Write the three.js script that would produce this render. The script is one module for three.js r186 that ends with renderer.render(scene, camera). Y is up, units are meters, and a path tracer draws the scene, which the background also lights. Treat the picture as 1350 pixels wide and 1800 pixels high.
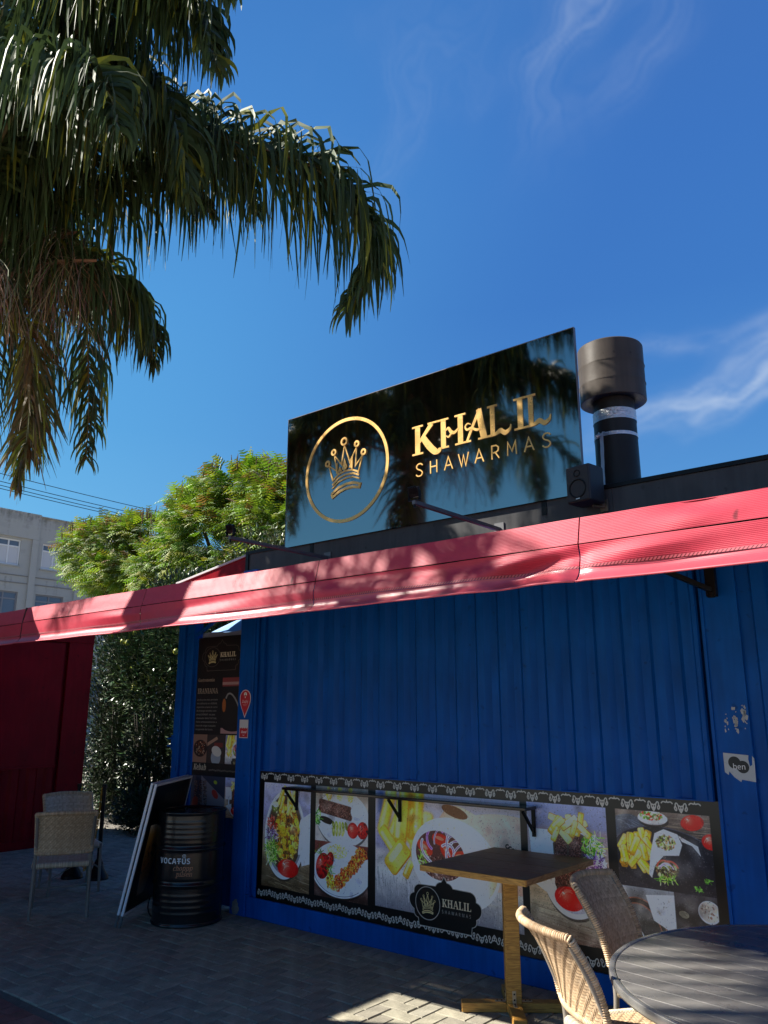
import * as THREE from 'three';
import { mergeGeometries, toCreasedNormals } from 'three/addons/utils/BufferGeometryUtils.js';
import { RoundedBoxGeometry } from 'three/addons/geometries/RoundedBoxGeometry.js';
import { ImprovedNoise } from 'three/addons/math/ImprovedNoise.js';
import { FontLoader } from 'three/addons/loaders/FontLoader.js';

// ---------------------------------------------------------------- camera, sky, sun, exposure
// World axes: x runs along the blue kiosk's front (right), z points out of that front, y is up; the origin is the kiosk's left front corner on the ground.
const scene = new THREE.Scene();
const camera = new THREE.PerspectiveCamera(65.47, 768 / 1024, 0.05, 900);
camera.rotation.order = 'YXZ';
camera.position.set(5.748, 1.7, 4.959);
camera.rotation.set(0.24498, 0.69381, 0);
const EXPOSURE = 2.9;
const renderer = new THREE.WebGLRenderer({ antialias: true });
renderer.toneMapping = THREE.LinearToneMapping;
renderer.toneMappingExposure = EXPOSURE;
renderer.shadowMap.enabled = true;
const SUN = new THREE.Vector3(-1.6, 1.57, 1).normalize();
const sun = new THREE.DirectionalLight(new THREE.Color(1, 0.94, 0.84), 4.9);
sun.position.copy(SUN).multiplyScalar(40);
sun.castShadow = true;
sun.shadow.radius = 1.1;
sun.shadow.mapSize.set(4096, 4096);
Object.assign(sun.shadow.camera, { left: -22, right: 14, top: 16, bottom: -14, near: 1, far: 90 });
scene.add(sun, sun.target);

function rng(a) { return () => { a = (a + 0x6d2b79f5) | 0; let t = Math.imul(a ^ (a >>> 15), 1 | a); t = (t + Math.imul(t ^ (t >>> 7), 61 | t)) ^ t; return ((t ^ (t >>> 14)) >>> 0) / 4294967296; }; }
const perlin = new ImprovedNoise();
const N3 = (x, y, z) => perlin.noise(x, y, z);
const fbm = (x, y, z, o = 4) => { let s = 0, a = 0.5; for (let i = 0; i < o; i++) { s += a * N3(x, y, z); x *= 2.03; y *= 2.03; z *= 2.03; a *= 0.5; } return s; };
const clamp = (x, a = 0, b = 1) => Math.min(b, Math.max(a, x));
const mix = (a, b, t) => a + (b - a) * t;
const sstep = (a, b, x) => { const t = clamp((x - a) / (b - a)); return t * t * (3 - 2 * t); };
const V = (x, y, z) => new THREE.Vector3(x, y, z);
const RGB = (r, g, b) => new THREE.Color().setRGB(r, g, b);

{ // clear morning sky, brighter towards the sun's side, with a few thin cirrus streaks, computed for every direction
  const W = 2048, H = 1024, data = new Float32Array(W * H * 4), D = Math.PI / 180;
  const far = [[-90, 0.1, 0.1, 0.1], [-1, 0.16, 0.2, 0.24], [0, 0.25, 0.5, 0.75], [10, 0.12, 0.36, 0.72], [22, 0.065, 0.235, 0.61], [28, 0.051, 0.195, 0.565], [37, 0.047, 0.177, 0.54], [46, 0.048, 0.165, 0.5], [60, 0.035, 0.12, 0.42], [90, 0.028, 0.1, 0.37]];
  const near = [[-90, 0.1, 0.1, 0.1], [-1, 0.18, 0.22, 0.26], [0, 0.4, 0.7, 0.9], [7, 0.2, 0.56, 0.88], [19, 0.114, 0.402, 0.775], [28, 0.091, 0.34, 0.73], [40, 0.064, 0.245, 0.63], [60, 0.042, 0.15, 0.47], [90, 0.028, 0.1, 0.37]];
  const look = (ramp, deg) => { let k = 0; while (k < ramp.length - 2 && ramp[k + 1][0] < deg) k++; const t = clamp((deg - ramp[k][0]) / (ramp[k + 1][0] - ramp[k][0])); return [1, 2, 3].map((q) => mix(ramp[k][q], ramp[k + 1][q], t)); };
  const streaks = [[-104.5, 21.3, 0.3, 7.5, 1.0, 0.62], [-100, 24.5, 0.5, 5, 0.9, 0.3], [-107, 24.3, 0.12, 8, 0.8, 0.16], [-112.5, 44.5, 0.95, 6, 2.0, 0.2], [-108.5, 42.5, 0.8, 5, 1.6, 0.1], [-128, 40, 1.2, 7, 2.5, 0.07]], rs = rng(18);
  for (let i = 0; i < 16; i++) streaks.push([-90 + 250 * rs(), 14 + 40 * rs(), rs() * 1.3, 5 + 6 * rs(), 0.9 + 1.4 * rs(), 0.15 + 0.4 * rs()]);
  for (let j = 0; j < H; j++) {
    const el = ((j + 0.5) / H - 0.5) * Math.PI, deg = el / D, y = Math.sin(el), cy = Math.cos(el), A = look(far, deg), B = look(near, deg);
    for (let i = 0; i < W; i++) {
      const az = ((i + 0.5) / W - 0.5) * 2 * Math.PI, x = Math.cos(az) * cy, z = Math.sin(az) * cy, t = sstep(0.22, 0.64, x * SUN.x + y * SUN.y + z * SUN.z);
      let c = 0;
      if (y > 0.03) for (const [a0, e0, ang, len, wid, str] of streaks) {
        let da = az / D - a0; if (da > 180) da -= 360; if (da < -180) da += 360; da *= cy; const de = deg - e0; if (Math.abs(da) > 22 || Math.abs(de) > 22) continue;
        const u = da * Math.cos(ang) + de * Math.sin(ang), v = -da * Math.sin(ang) + de * Math.cos(ang), wob = fbm(u * 0.16 + a0, v * 0.2, e0, 3), vv = v + wob * 3 * wid, g = Math.exp(-((u / len) ** 2) - (vv / wid) ** 2);
        if (g > 0.003) c += str * g * (0.55 + 1.1 * fbm(u * 0.35 + wob, vv * 2.6, a0, 4));
      }
      c = clamp(c, 0, 0.85); const o = (j * W + i) * 4, w = [0.66, 0.76, 0.9];
      for (let q = 0; q < 3; q++) data[o + q] = mix(mix(A[q], B[q], t), w[q], c) / EXPOSURE;
      data[o + 3] = 1;
    }
  }
  const tex = new THREE.DataTexture(data, W, H, THREE.RGBAFormat, THREE.FloatType);
  tex.mapping = THREE.EquirectangularReflectionMapping; tex.magFilter = THREE.LinearFilter; tex.needsUpdate = true;
  scene.background = tex; scene.environment = tex;
}

// ---------------------------------------------------------------- helpers: objects
const used = new Map();
function numbered(n) { const k = used.get(n) ?? 0; used.set(n, k + 1); return k ? n + '_' + String(k).padStart(3, '0') : n; }
function tag(o, label, category, group) { o.userData.label = label; o.userData.category = category; if (group) o.userData.group = group; return o; }
function thing(name, label, category, pos = [0, 0, 0], turn = 0, group) {
  const o = new THREE.Group(); o.name = numbered(name); o.position.set(...pos); o.rotation.y = turn; scene.add(o);
  return tag(o, label, category, group);
}
function structure(name) { const o = new THREE.Group(); o.name = name; o.userData.kind = 'structure'; scene.add(o); return o; }
function boxUV(g) { // uv in metres from the face direction
  const p = g.attributes.position, n = g.attributes.normal, uv = new Float32Array(p.count * 2);
  for (let i = 0; i < p.count; i++) {
    const ax = Math.abs(n.getX(i)), ay = Math.abs(n.getY(i)), az = Math.abs(n.getZ(i));
    if (ay >= ax && ay >= az) { uv[2 * i] = p.getX(i); uv[2 * i + 1] = p.getZ(i); } else if (ax >= az) { uv[2 * i] = p.getZ(i); uv[2 * i + 1] = p.getY(i); } else { uv[2 * i] = p.getX(i); uv[2 * i + 1] = p.getY(i); }
  }
  g.setAttribute('uv', new THREE.BufferAttribute(uv, 2)); return g;
}
function flat(g) { const o = g.index ? g.toNonIndexed() : g; for (const k of Object.keys(o.attributes)) if (!['position', 'normal', 'uv', 'color'].includes(k)) o.deleteAttribute(k); if (!o.attributes.normal) o.computeVertexNormals(); if (!o.attributes.uv) boxUV(o); o.clearGroups(); return o; }
function merge(...l) { l = l.flat(9).map(flat); return l.length === 1 ? l[0] : mergeGeometries(l); }
function part(parent, name, geo, mat, keepUV = false) {
  const g = Array.isArray(geo) ? merge(geo) : geo;
  if (!keepUV) boxUV(g);
  const m = new THREE.Mesh(g, mat); m.name = name; m.castShadow = m.receiveShadow = true; parent.add(m); return m;
}
function single(name, geo, mat, label, category, group, keepUV) { const m = part(scene, numbered(name), geo, mat, keepUV); return tag(m, label, category, group); }
const at = (g, x, y, z, rx = 0, ry = 0, rz = 0) => { g.applyMatrix4(new THREE.Matrix4().compose(V(x, y, z), new THREE.Quaternion().setFromEuler(new THREE.Euler(rx, ry, rz)), V(1, 1, 1))); return g; };
const box = (w, h, d, x = 0, y = 0, z = 0, rx = 0, ry = 0, rz = 0) => flat(at(new THREE.BoxGeometry(w, h, d), x, y, z, rx, ry, rz));
const rbox = (w, h, d, x = 0, y = 0, z = 0, r = 0.006, rx = 0, ry = 0, rz = 0) => flat(at(new RoundedBoxGeometry(w, h, d, 1, Math.min(r, w / 2.1, h / 2.1, d / 2.1)), x, y, z, rx, ry, rz));
const span = (x0, x1, y0, y1, z0, z1, r = 0) => (r ? rbox(x1 - x0, y1 - y0, z1 - z0, (x0 + x1) / 2, (y0 + y1) / 2, (z0 + z1) / 2, r) : box(x1 - x0, y1 - y0, z1 - z0, (x0 + x1) / 2, (y0 + y1) / 2, (z0 + z1) / 2));
const cyl = (r0, r1, h, x, y, z, n = 24, open = false) => flat(at(new THREE.CylinderGeometry(r0, r1, h, n, 1, open), x, y, z));
const tube = (pts, r, seg = 20, rad = 8, closed = false) => flat(new THREE.TubeGeometry(new THREE.CatmullRomCurve3(pts.map((p) => (p.isVector3 ? p : V(...p))), closed, 'centripetal'), seg, r, rad, closed));
function bar(a, b, w, h = w) { // square bar between two points
  a = V(...a); b = V(...b); const d = b.clone().sub(a), L = d.length(), g = new RoundedBoxGeometry(w, h, L, 1, Math.min(w, h) * 0.12);
  g.applyMatrix4(new THREE.Matrix4().lookAt(b, a, Math.abs(d.y) > 0.99 * L ? V(1, 0, 0) : V(0, 1, 0))); g.translate((a.x + b.x) / 2, (a.y + b.y) / 2, (a.z + b.z) / 2); return flat(g);
}
function rod(a, b, r0, r1 = r0, n = 10) { a = V(...a); b = V(...b); const d = b.clone().sub(a), g = new THREE.CylinderGeometry(r1, r0, d.length(), n); g.applyQuaternion(new THREE.Quaternion().setFromUnitVectors(V(0, 1, 0), d.clone().normalize())); g.translate((a.x + b.x) / 2, (a.y + b.y) / 2, (a.z + b.z) / 2); return flat(g); }
function grid(nu, nv, f, uvf) { // surface from f(u, v) -> [x, y, z], smooth normals
  const p = [], uv = [], ix = [];
  for (let j = 0; j <= nv; j++) for (let i = 0; i <= nu; i++) { const a = f(i / nu, j / nv); p.push(...a); uv.push(...(uvf ? uvf(i / nu, j / nv, a) : [i / nu, j / nv])); }
  for (let j = 0; j < nv; j++) for (let i = 0; i < nu; i++) { const a = j * (nu + 1) + i, b = a + 1, c = a + nu + 1, d = c + 1; ix.push(a, b, d, a, d, c); }
  const g = new THREE.BufferGeometry(); g.setAttribute('position', new THREE.Float32BufferAttribute(p, 3)); g.setAttribute('uv', new THREE.Float32BufferAttribute(uv, 2)); g.setIndex(ix); g.computeVertexNormals(); return flat(g);
}
const extrude = (shape, depth, bevel = 0, seg = 12) => flat(new THREE.ExtrudeGeometry(shape, { depth, bevelEnabled: bevel > 0, bevelSize: bevel, bevelThickness: bevel, bevelSegments: 1, curveSegments: seg }));
const poly = (pts) => new THREE.Shape(pts.map(([x, y]) => new THREE.Vector2(x, y)));

// ---------------------------------------------------------------- helpers: textures
function dataTex(n, f, srgb, size) { // tile of `size` metres
  const d = new Uint8Array(n * n * 4);
  for (let j = 0; j < n; j++) for (let i = 0; i < n; i++) { const c = f(i / n, j / n); for (let q = 0; q < 3; q++) d[(j * n + i) * 4 + q] = clamp(Array.isArray(c) ? c[q] : c) * 255; d[(j * n + i) * 4 + 3] = 255; }
  const t = new THREE.DataTexture(d, n, n); t.wrapS = t.wrapT = THREE.RepeatWrapping; t.magFilter = THREE.LinearFilter; t.repeat.set(1 / size, 1 / size);
  if (srgb) t.colorSpace = THREE.SRGBColorSpace; t.needsUpdate = true; return t;
}
// noise that tiles: blended across the border
const tile = (f) => (u, v) => { const w = (t) => sstep(0.85, 1, t), a = w(u), b = w(v); return mix(mix(f(u, v), f(u - 1, v), a), mix(f(u, v - 1), f(u - 1, v - 1), a), b); };
const hash = (i, j) => { const s = Math.sin(i * 127.1 + j * 311.7) * 43758.5453; return s - Math.floor(s); };
const tConcrete = dataTex(512, tile((u, v) => 0.82 + 0.22 * fbm(u * 9, v * 9, 2, 4) + 0.2 * (hash(Math.floor(u * 512), Math.floor(v * 512)) - 0.5) + 0.16 * fbm(u * 60, v * 60, 5, 2)), true, 0.9);
const tGrain = dataTex(512, tile((u, v) => 0.5 + 0.55 * fbm(u * 70, v * 70, 3, 3) + 0.35 * (hash(Math.floor(u * 512), Math.floor(v * 512)) - 0.5)), false, 0.5);
const tPaint = dataTex(512, tile((u, v) => 0.86 + 0.16 * fbm(u * 5, v * 5, 9, 4) + 0.12 * fbm(u * 40, v * 4, 1, 3) - 0.16 * sstep(0.3, 0.42, fbm(u * 26, v * 26, 6, 3))), true, 1.7);
const tRough = dataTex(256, tile((u, v) => 0.75 + 0.35 * fbm(u * 8, v * 8, 11, 4) + 0.12 * fbm(u * 40, v * 40, 2, 2)), false, 1.1);
const tWood = dataTex(512, (u, v) => { const r = fbm(u * 3, v * 26, 3, 4), l = Math.abs(Math.sin((v * 22 + r * 3.2 + 0.6 * fbm(u * 1.5, v * 3, 8, 2)) * 3.14)); const k = 0.72 + 0.2 * l + 0.22 * fbm(u * 6, v * 120, 5, 3); return [k, k * (0.96 + 0.05 * l), k * (0.9 + 0.1 * l)]; }, true, 0.6);
const tFabric = dataTex(512, (u, v) => 0.5 + 0.32 * Math.sin(v * 2 * Math.PI * 24) + 0.08 * (hash(Math.floor(u * 512), Math.floor(v * 512)) - 0.5), false, 0.16);
const tDirtyCloth = dataTex(512, tile((u, v) => 0.88 + 0.13 * fbm(u * 4, v * 4, 1, 4) - 0.3 * sstep(0.36, 0.46, fbm(u * 22, v * 16, 7, 3)) + 0.06 * fbm(u * 60, v * 60, 3, 2)), true, 2.3);
const tCrinkle = dataTex(256, tile((u, v) => 0.5 + 0.6 * Math.abs(fbm(u * 10, v * 14, 4, 4)) - 0.3 * Math.abs(fbm(u * 22, v * 22, 8, 3))), false, 0.25);
const std = (o) => new THREE.MeshStandardMaterial(o);
const phy = (o) => new THREE.MeshPhysicalMaterial(o);
function canvasTex(w, h, draw) { const c = document.createElement('canvas'); c.width = w; c.height = h; const x = c.getContext('2d'); draw(x, w, h); const t = new THREE.CanvasTexture(c); t.colorSpace = THREE.SRGBColorSpace; t.userData.canvas = c; return t; }
const paint = (r, g, b, rough = 0.42, o = {}) => phy({ specularIntensity: 0.25, color: RGB(r, g, b), map: tPaint, roughness: rough, roughnessMap: tRough, bumpMap: tGrain, bumpScale: 0.0006, ...o });
const M = {
  blue: paint(0.002, 0.115, 0.5, 0.46),
  red: paint(0.23, 0.002, 0.009, 0.5, { specularIntensity: 0.12 }),
  fascia: paint(0.07, 0.07, 0.072, 0.5),
  black: paint(0.012, 0.012, 0.013, 0.4),
  blackGloss: std({ color: RGB(0.006, 0.006, 0.007), roughness: 0.12 }),
  drum: std({ color: RGB(0.008, 0.008, 0.01), roughness: 0.3, roughnessMap: tRough, bumpMap: tGrain, bumpScale: 0.0004 }),
  legMetal: paint(0.3, 0.27, 0.23, 0.4),
  steel: std({ color: RGB(0.55, 0.55, 0.56), roughness: 0.4, metalness: 0.9 }),
  white: std({ color: RGB(0.72, 0.72, 0.74), roughness: 0.4 }),
  awning: phy({ specularIntensity: 0.55, color: RGB(0.53, 0.036, 0.068), map: tDirtyCloth, roughness: 0.46, bumpMap: tFabric, bumpScale: 0.0009 }),
  hem: std({ color: RGB(0.58, 0.07, 0.1), map: tDirtyCloth, roughness: 0.34, bumpMap: tFabric, bumpScale: 0.0004 }),
  awningTrim: std({ color: RGB(0.55, 0.075, 0.1), roughness: 0.5 }),
  awningDark: std({ color: RGB(0.05, 0.008, 0.01), roughness: 0.8 }),
};

// ---------------------------------------------------------------- ground and paving
{
  const soil = std({ color: RGB(0.46, 0.42, 0.35), map: tConcrete, roughness: 0.95, bumpMap: tGrain, bumpScale: 0.004 });
  const g = grid(60, 60, (u, v) => [(u - 0.5) * 700, -0.032, (0.5 - v) * 700], (u, v) => [u * 700, v * 700]);
  const ground = part(scene, 'ground', g, soil, true); ground.userData.kind = 'structure';
  // gravelly verge between the paving and the hedge
  const rr = rng(5), verge = part(scene, 'gravel_verge', grid(70, 40, (u, v) => { const x = mix(-9, 1.5, u), z = mix(-2.1, -6.5, v); return [x, -0.012 + 0.02 * fbm(x * 2, z * 2, 1, 4), z]; }, (u, v) => [u * 10.5, v * 4.4]), std({ color: RGB(0.26, 0.24, 0.21), map: tConcrete, roughness: 0.95, bumpMap: tGrain, bumpScale: 0.006 }), true);
  verge.userData.kind = 'structure';
  const peb = new THREE.InstancedMesh(new THREE.IcosahedronGeometry(1, 0), std({ color: RGB(0.3, 0.28, 0.25), roughness: 0.9 }), 900); peb.name = 'pebbles'; peb.userData.kind = 'stuff'; tag(peb, 'loose pale gravel and leaf litter along the hedge foot', 'gravel');
  const m4 = new THREE.Matrix4(), q = new THREE.Quaternion();
  for (let i = 0; i < 900; i++) { const s = 0.006 + 0.016 * rr() ** 2; q.setFromEuler(new THREE.Euler(rr() * 6, rr() * 6, rr() * 6)); m4.compose(V(mix(-7, -1, rr()), s * 0.3, mix(-1.75, -3.2, rr())), q, V(s, s * 0.6, s * (0.6 + rr()))); peb.setMatrixAt(i, m4); }
  scene.add(peb);

  const A = 0.11, J = 0.0065, TH = 0.03;
  function paverGeo(w, d, seed) { // chamfered block, slightly worn corners; top at y = 0
    const r = rng(seed), c = 0.005, o = (k) => k * (1 + 0.25 * (r() - 0.5)), hw = w / 2 - J / 2, hd = d / 2 - J / 2, P = [];
    const top = [[-1, -1], [1, -1], [1, 1], [-1, 1]].map(([a, b]) => [a * (hw - o(c)), 0, b * (hd - o(c))]), mid = [[-1, -1], [1, -1], [1, 1], [-1, 1]].map(([a, b]) => [a * hw, -o(c), b * hd]), low = mid.map(([x, , z]) => [x, -TH, z]);
    const quad = (a, b, cc, dd) => P.push(...a, ...b, ...cc, ...a, ...cc, ...dd);
    quad(top[3], top[2], top[1], top[0]);
    for (let i = 0; i < 4; i++) { const k = (i + 1) % 4; quad(top[i], top[k], mid[k], mid[i]); quad(mid[i], mid[k], low[k], low[i]); }
    const g = new THREE.BufferGeometry(); g.setAttribute('position', new THREE.Float32BufferAttribute(P, 3)); g.computeVertexNormals(); return boxUV(g);
  }
  const kinds = { full: [1, 2, 3].map((s) => paverGeo(2 * A, A, s)), half: [paverGeo(A, A, 7)], soldier: [11, 12].map((s) => paverGeo(A, 2 * A, s)) };
  const shades = (l) => l.map((c) => std({ color: RGB(...c), map: tConcrete, roughness: 0.9, bumpMap: tGrain, bumpScale: 0.0022 }));
  const grey = shades([[0.43, 0.4, 0.3], [0.38, 0.35, 0.265], [0.47, 0.43, 0.32], [0.41, 0.385, 0.3], [0.35, 0.32, 0.25]]), redM = shades([[0.34, 0.13, 0.1], [0.3, 0.115, 0.09], [0.37, 0.16, 0.125], [0.28, 0.12, 0.1]]);
  camera.updateMatrixWorld(); camera.updateProjectionMatrix();
  const screen = (x, z) => { const p = V(x, 0, z).project(camera); return Math.abs(p.x) < 1.02 && Math.abs(p.y) < 1.02 && p.z < 1; };
  function lay(parent, list, mats, limit, seed) { // list of [kind, x, z, turn]
    const r = rng(seed);
    for (const b of list) { b.v = Math.floor(r() * kinds[b[0]].length); b.m = Math.floor(r() * mats.length); b.dy = (r() - 0.5) * 0.004; b.tx = (r() - 0.5) * 0.016; b.tz = (r() - 0.5) * 0.016; b.key = Math.hypot(b[1] - camera.position.x, b[2] - camera.position.z) + (screen(b[1], b[2]) ? 0 : 100); }
    list.sort((a, b) => a.key - b.key);
    const rest = [];
    list.forEach((b, i) => {
      const g = kinds[b[0]][b.v];
      if (i < limit && b.key < 100) { const m = new THREE.Mesh(g, mats[b.m]); m.name = i ? 'paver_' + String(i).padStart(3, '0') : 'paver'; m.position.set(b[1], b.dy, b[2]); m.rotation.set(b.tx, b[3], b.tz); m.castShadow = m.receiveShadow = true; parent.add(m); } else {
        const c = at(g.clone(), b[1], b.dy, b[2], b.tx, b[3], b.tz), col = mats[b.m].color, a = new Float32Array(c.attributes.position.count * 3);
        for (let k = 0; k < a.length; k += 3) { a[k] = col.r; a[k + 1] = col.g; a[k + 2] = col.b; }
        c.setAttribute('color', new THREE.BufferAttribute(a, 3)); boxUV(c); rest.push(c);
      }
    });
    if (rest.length) { const mm = std({ vertexColors: true, map: tConcrete, roughness: 0.9, bumpMap: tGrain, bumpScale: 0.0022 }); const m = part(parent, 'distant_pavers', mergeGeometries(rest), mm, true); m.userData.kind = 'stuff'; }
  }
  function herring(x0, x1, z0, z1, inside) {
    const out = [], nx = Math.round((x1 - x0) / A), nz = Math.round((z1 - z0) / A), ok = (i, j) => i >= 0 && j >= 0 && i < nx && j < nz && inside(x0 + (i + 0.5) * A, z0 + (j + 0.5) * A);
    for (let j = -1; j <= nz; j++) for (let i = -1; i <= nx; i++) {
      const k = (((i - j) % 4) + 4) % 4, cx = x0 + (i + 0.5) * A, cz = z0 + (j + 0.5) * A, a = ok(i, j);
      if (k === 0) { const b = ok(i + 1, j); if (a && b) out.push(['full', cx + A / 2, cz, 0]); else if (a) out.push(['half', cx, cz, 0]); else if (b) out.push(['half', cx + A, cz, 0]); }
      if (k === 3) { const b = ok(i, j + 1); if (a && b) out.push(['full', cx, cz + A / 2, Math.PI / 2]); else if (a) out.push(['half', cx, cz, 0]); else if (b) out.push(['half', cx, cz + A, 0]); }
    }
    return out;
  }
  const paving = structure('paving'), redPaving = structure('red_paving');
  const bed = std({ color: RGB(0.2, 0.18, 0.15), map: tConcrete, roughness: 1, bumpMap: tGrain, bumpScale: 0.004 });
  part(paving, 'sand_joints', [span(-6.6, 8.2, -0.03, -0.0085, -2.2, 2.252)], bed); part(redPaving, 'sand_joints', [span(-6.6, 8.2, -0.03, -0.0085, 2.256, 3.262)], bed);
  const list = herring(-6.6, 8.14, 0.22, 2.25, () => true).concat(herring(-6.6, -0.22, -2.2, 0.22, (x) => x < -0.22));
  for (let i = 0; i < 76; i++) list.push(['soldier', -0.165 + i * A, 0.11, 0]);
  lay(paving, list, grey, 300, 21);
  lay(redPaving, herring(-6.6, 8.14, 2.27, 3.26, () => true), redM, 60, 22);
  const court = structure('court_paving'); part(court, 'sand_joints', [span(-6.6, 10.2, -0.03, -0.0085, 3.266, 9.2)], bed); lay(court, herring(-6.6, 10.12, 3.28, 9.11, () => true), grey, 0, 23);
}

// ---------------------------------------------------------------- corrugated sheet: runs along x from x0 to x1, bulging to +z
function corrugated(x0, x1, y0, y1, z0, period, depth, flatShare = 0.4) {
  const n = Math.max(1, Math.round((x1 - x0) / period)), p = (x1 - x0) / n, pts = [];
  for (let i = 0; i < n; i++) { const a = x0 + i * p, s = (0.5 - flatShare) * p; pts.push([a, 0], [a + flatShare * p, 0], [a + flatShare * p + s, depth], [a + flatShare * p * 2 + s, depth]); }
  pts.push([x1, 0]);
  const T = 0.003, P = [], quad = (a, b, c, d) => P.push(...a, ...b, ...c, ...a, ...c, ...d);
  for (let i = 0; i < pts.length - 1; i++) {
    const [ax, az] = pts[i], [bx, bz] = pts[i + 1];
    quad([ax, y0, z0 + az], [bx, y0, z0 + bz], [bx, y1, z0 + bz], [ax, y1, z0 + az]);
    quad([bx, y0, z0 + bz - T], [ax, y0, z0 + az - T], [ax, y1, z0 + az - T], [bx, y1, z0 + bz - T]);
    quad([ax, y0, z0 + az - T], [bx, y0, z0 + bz - T], [bx, y0, z0 + bz], [ax, y0, z0 + az]);
    quad([ax, y1, z0 + az], [bx, y1, z0 + bz], [bx, y1, z0 + bz - T], [ax, y1, z0 + az - T]);
  }
  const g = new THREE.BufferGeometry(); g.setAttribute('position', new THREE.Float32BufferAttribute(P, 3)); g.computeVertexNormals(); return boxUV(g);
}

// ---------------------------------------------------------------- blue container kiosk
const kiosk = thing('container_kiosk', 'blue corrugated shipping container kiosk with closed service hatch and black top fascia', 'kiosk');
{
  const k = kiosk, X1 = 7.4;
  part(k, 'body', [span(0.02, X1 - 0.02, 0.02, 3.02, -2.4, -0.06), span(-0.02, X1, 3.0, 3.12, -2.42, -0.05)], M.blue);
  part(k, 'corner_post', [span(-0.1, 0.1, 0, 3.0, -0.14, 0.03, 0.008)], M.blue);
  part(k, 'door_jamb', [span(0.1, 0.135, 0.17, 2.9, -0.05, 0.012), span(0.135, 0.225, 0.17, 2.9, -0.05, -0.012), span(0.195, 0.222, 0.17, 1.2, -0.03, 0.02)], M.blue);
  part(k, 'bottom_rail', [span(0.1, X1, 0.0, 0.163, -0.05, 0.014, 0.006)], M.blue);
  part(k, 'hatch_sill', [span(0.1, 0.15, 0.163, 0.178, 0.0, 0.03)], M.blue);
  part(k, 'wall_panel', [span(4.145, 4.345, 0.163, 2.95, -0.05, 0.008), span(4.132, 4.15, 0.163, 2.7, -0.05, 0.022)], M.blue);
  part(k, 'corrugated_wall', corrugated(4.345, X1, 0.163, 2.95, -0.022, 0.182, 0.03), M.blue);
  part(k, 'lintel', [span(0.2, 4.15, 2.56, 2.95, -0.05, 0.01)], M.blue);
  const hatch = part(k, 'service_hatch', [corrugated(0.235, 4.112, 1.2, 2.56, 0.02, 0.182, 0.034, 0.32), span(0.235, 0.26, 1.2, 2.56, 0.012, 0.052), span(4.09, 4.114, 1.2, 2.56, 0.012, 0.052), span(0.235, 4.112, 1.196, 1.203, 0.004, 0.05)], M.blue);
  for (const x of [0.6, 1.6, 2.6, 3.7]) part(hatch, 'hinge', at(cyl(0.014, 0.014, 0.12, 0, 0, 0, 10), x, 2.565, 0.05, 0, 0, Math.PI / 2), M.black);
  part(k, 'fascia_panel', [span(-0.06, 1.75, 2.62, 3.158, -0.03, 0.0), span(1.752, 3.62, 2.62, 3.158, -0.03, 0.001), span(3.622, X1, 2.62, 3.158, -0.03, 0.0)], M.fascia);
  part(k, 'fascia_rail', [span(-0.07, X1, 3.158, 3.19, -0.06, 0.012, 0.004)], M.black);
  part(k, 'fascia_end_trim', [span(-0.1, -0.06, 2.85, 3.19, -0.04, 0.012)], M.black);
  // grey patch where the paint has flaked off the foot of the post
  const r = rng(3), sh = []; for (let i = 0; i < 22; i++) { const a = (i / 22) * 6.283, q = 0.8 + 0.45 * r(); sh.push([0.045 * Math.cos(a) * q - 0.02, Math.max(0.004, 0.065 + 0.062 * Math.sin(a) * q)]); }
  part(k, 'flaked_paint', at(extrude(poly(sh), 0.0012), 0, 0, 0.0302), std({ color: RGB(0.3, 0.29, 0.27), map: tConcrete, roughness: 0.9 }));
}

// ---------------------------------------------------------------- fold-down counter under the hatch
{
  const c = thing('fold_down_counter', 'glossy black narrow counter shelf on struts across the food poster', 'shelf', [0, 0, 0]);
  part(c, 'shelf_board', [span(0.68, 2.96, 1.072, 1.092, 0.034, 0.185, 0.004)], M.blackGloss);
  for (const x of [0.7, 1.8, 2.93]) part(c, 'strut', [bar([x, 1.07, 0.165], [x, 0.93, 0.034], 0.014, 0.02), span(x - 0.012, x + 0.012, 0.9, 1.07, 0.022, 0.034)], M.black);
}

// ---------------------------------------------------------------- gate beside the kiosk
{
  const g = thing('service_gate', 'blue steel gate frame beside the kiosk holding the tall menu banner', 'gate');
  part(g, 'gate_post', [span(-1.1, -1.0, 0, 2.56, -0.12, 0.0, 0.006), span(-1.0, -0.955, 0, 2.56, -0.1, -0.03), span(-0.955, -0.86, 0, 2.56, -0.12, -0.008, 0.006)], M.blue);
  part(g, 'lintel_bar', [span(-1.1, -0.1, 2.56, 2.64, -0.1, -0.02, 0.005), bar([-1.05, 2.36, -0.07], [-0.62, 2.57, -0.07], 0.03)], M.blue);
  part(g, 'door_leaf', [span(-0.86, -0.105, 0.03, 2.4, -0.09, -0.05)], M.blue);
  part(g, 'latch', [span(-1.14, -1.1, 1.33, 1.47, -0.08, -0.01, 0.006), span(-1.155, -1.11, 1.36, 1.375, -0.03, 0.02), span(-1.155, -1.11, 1.43, 1.445, -0.03, 0.02)], M.blue);
}
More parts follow.
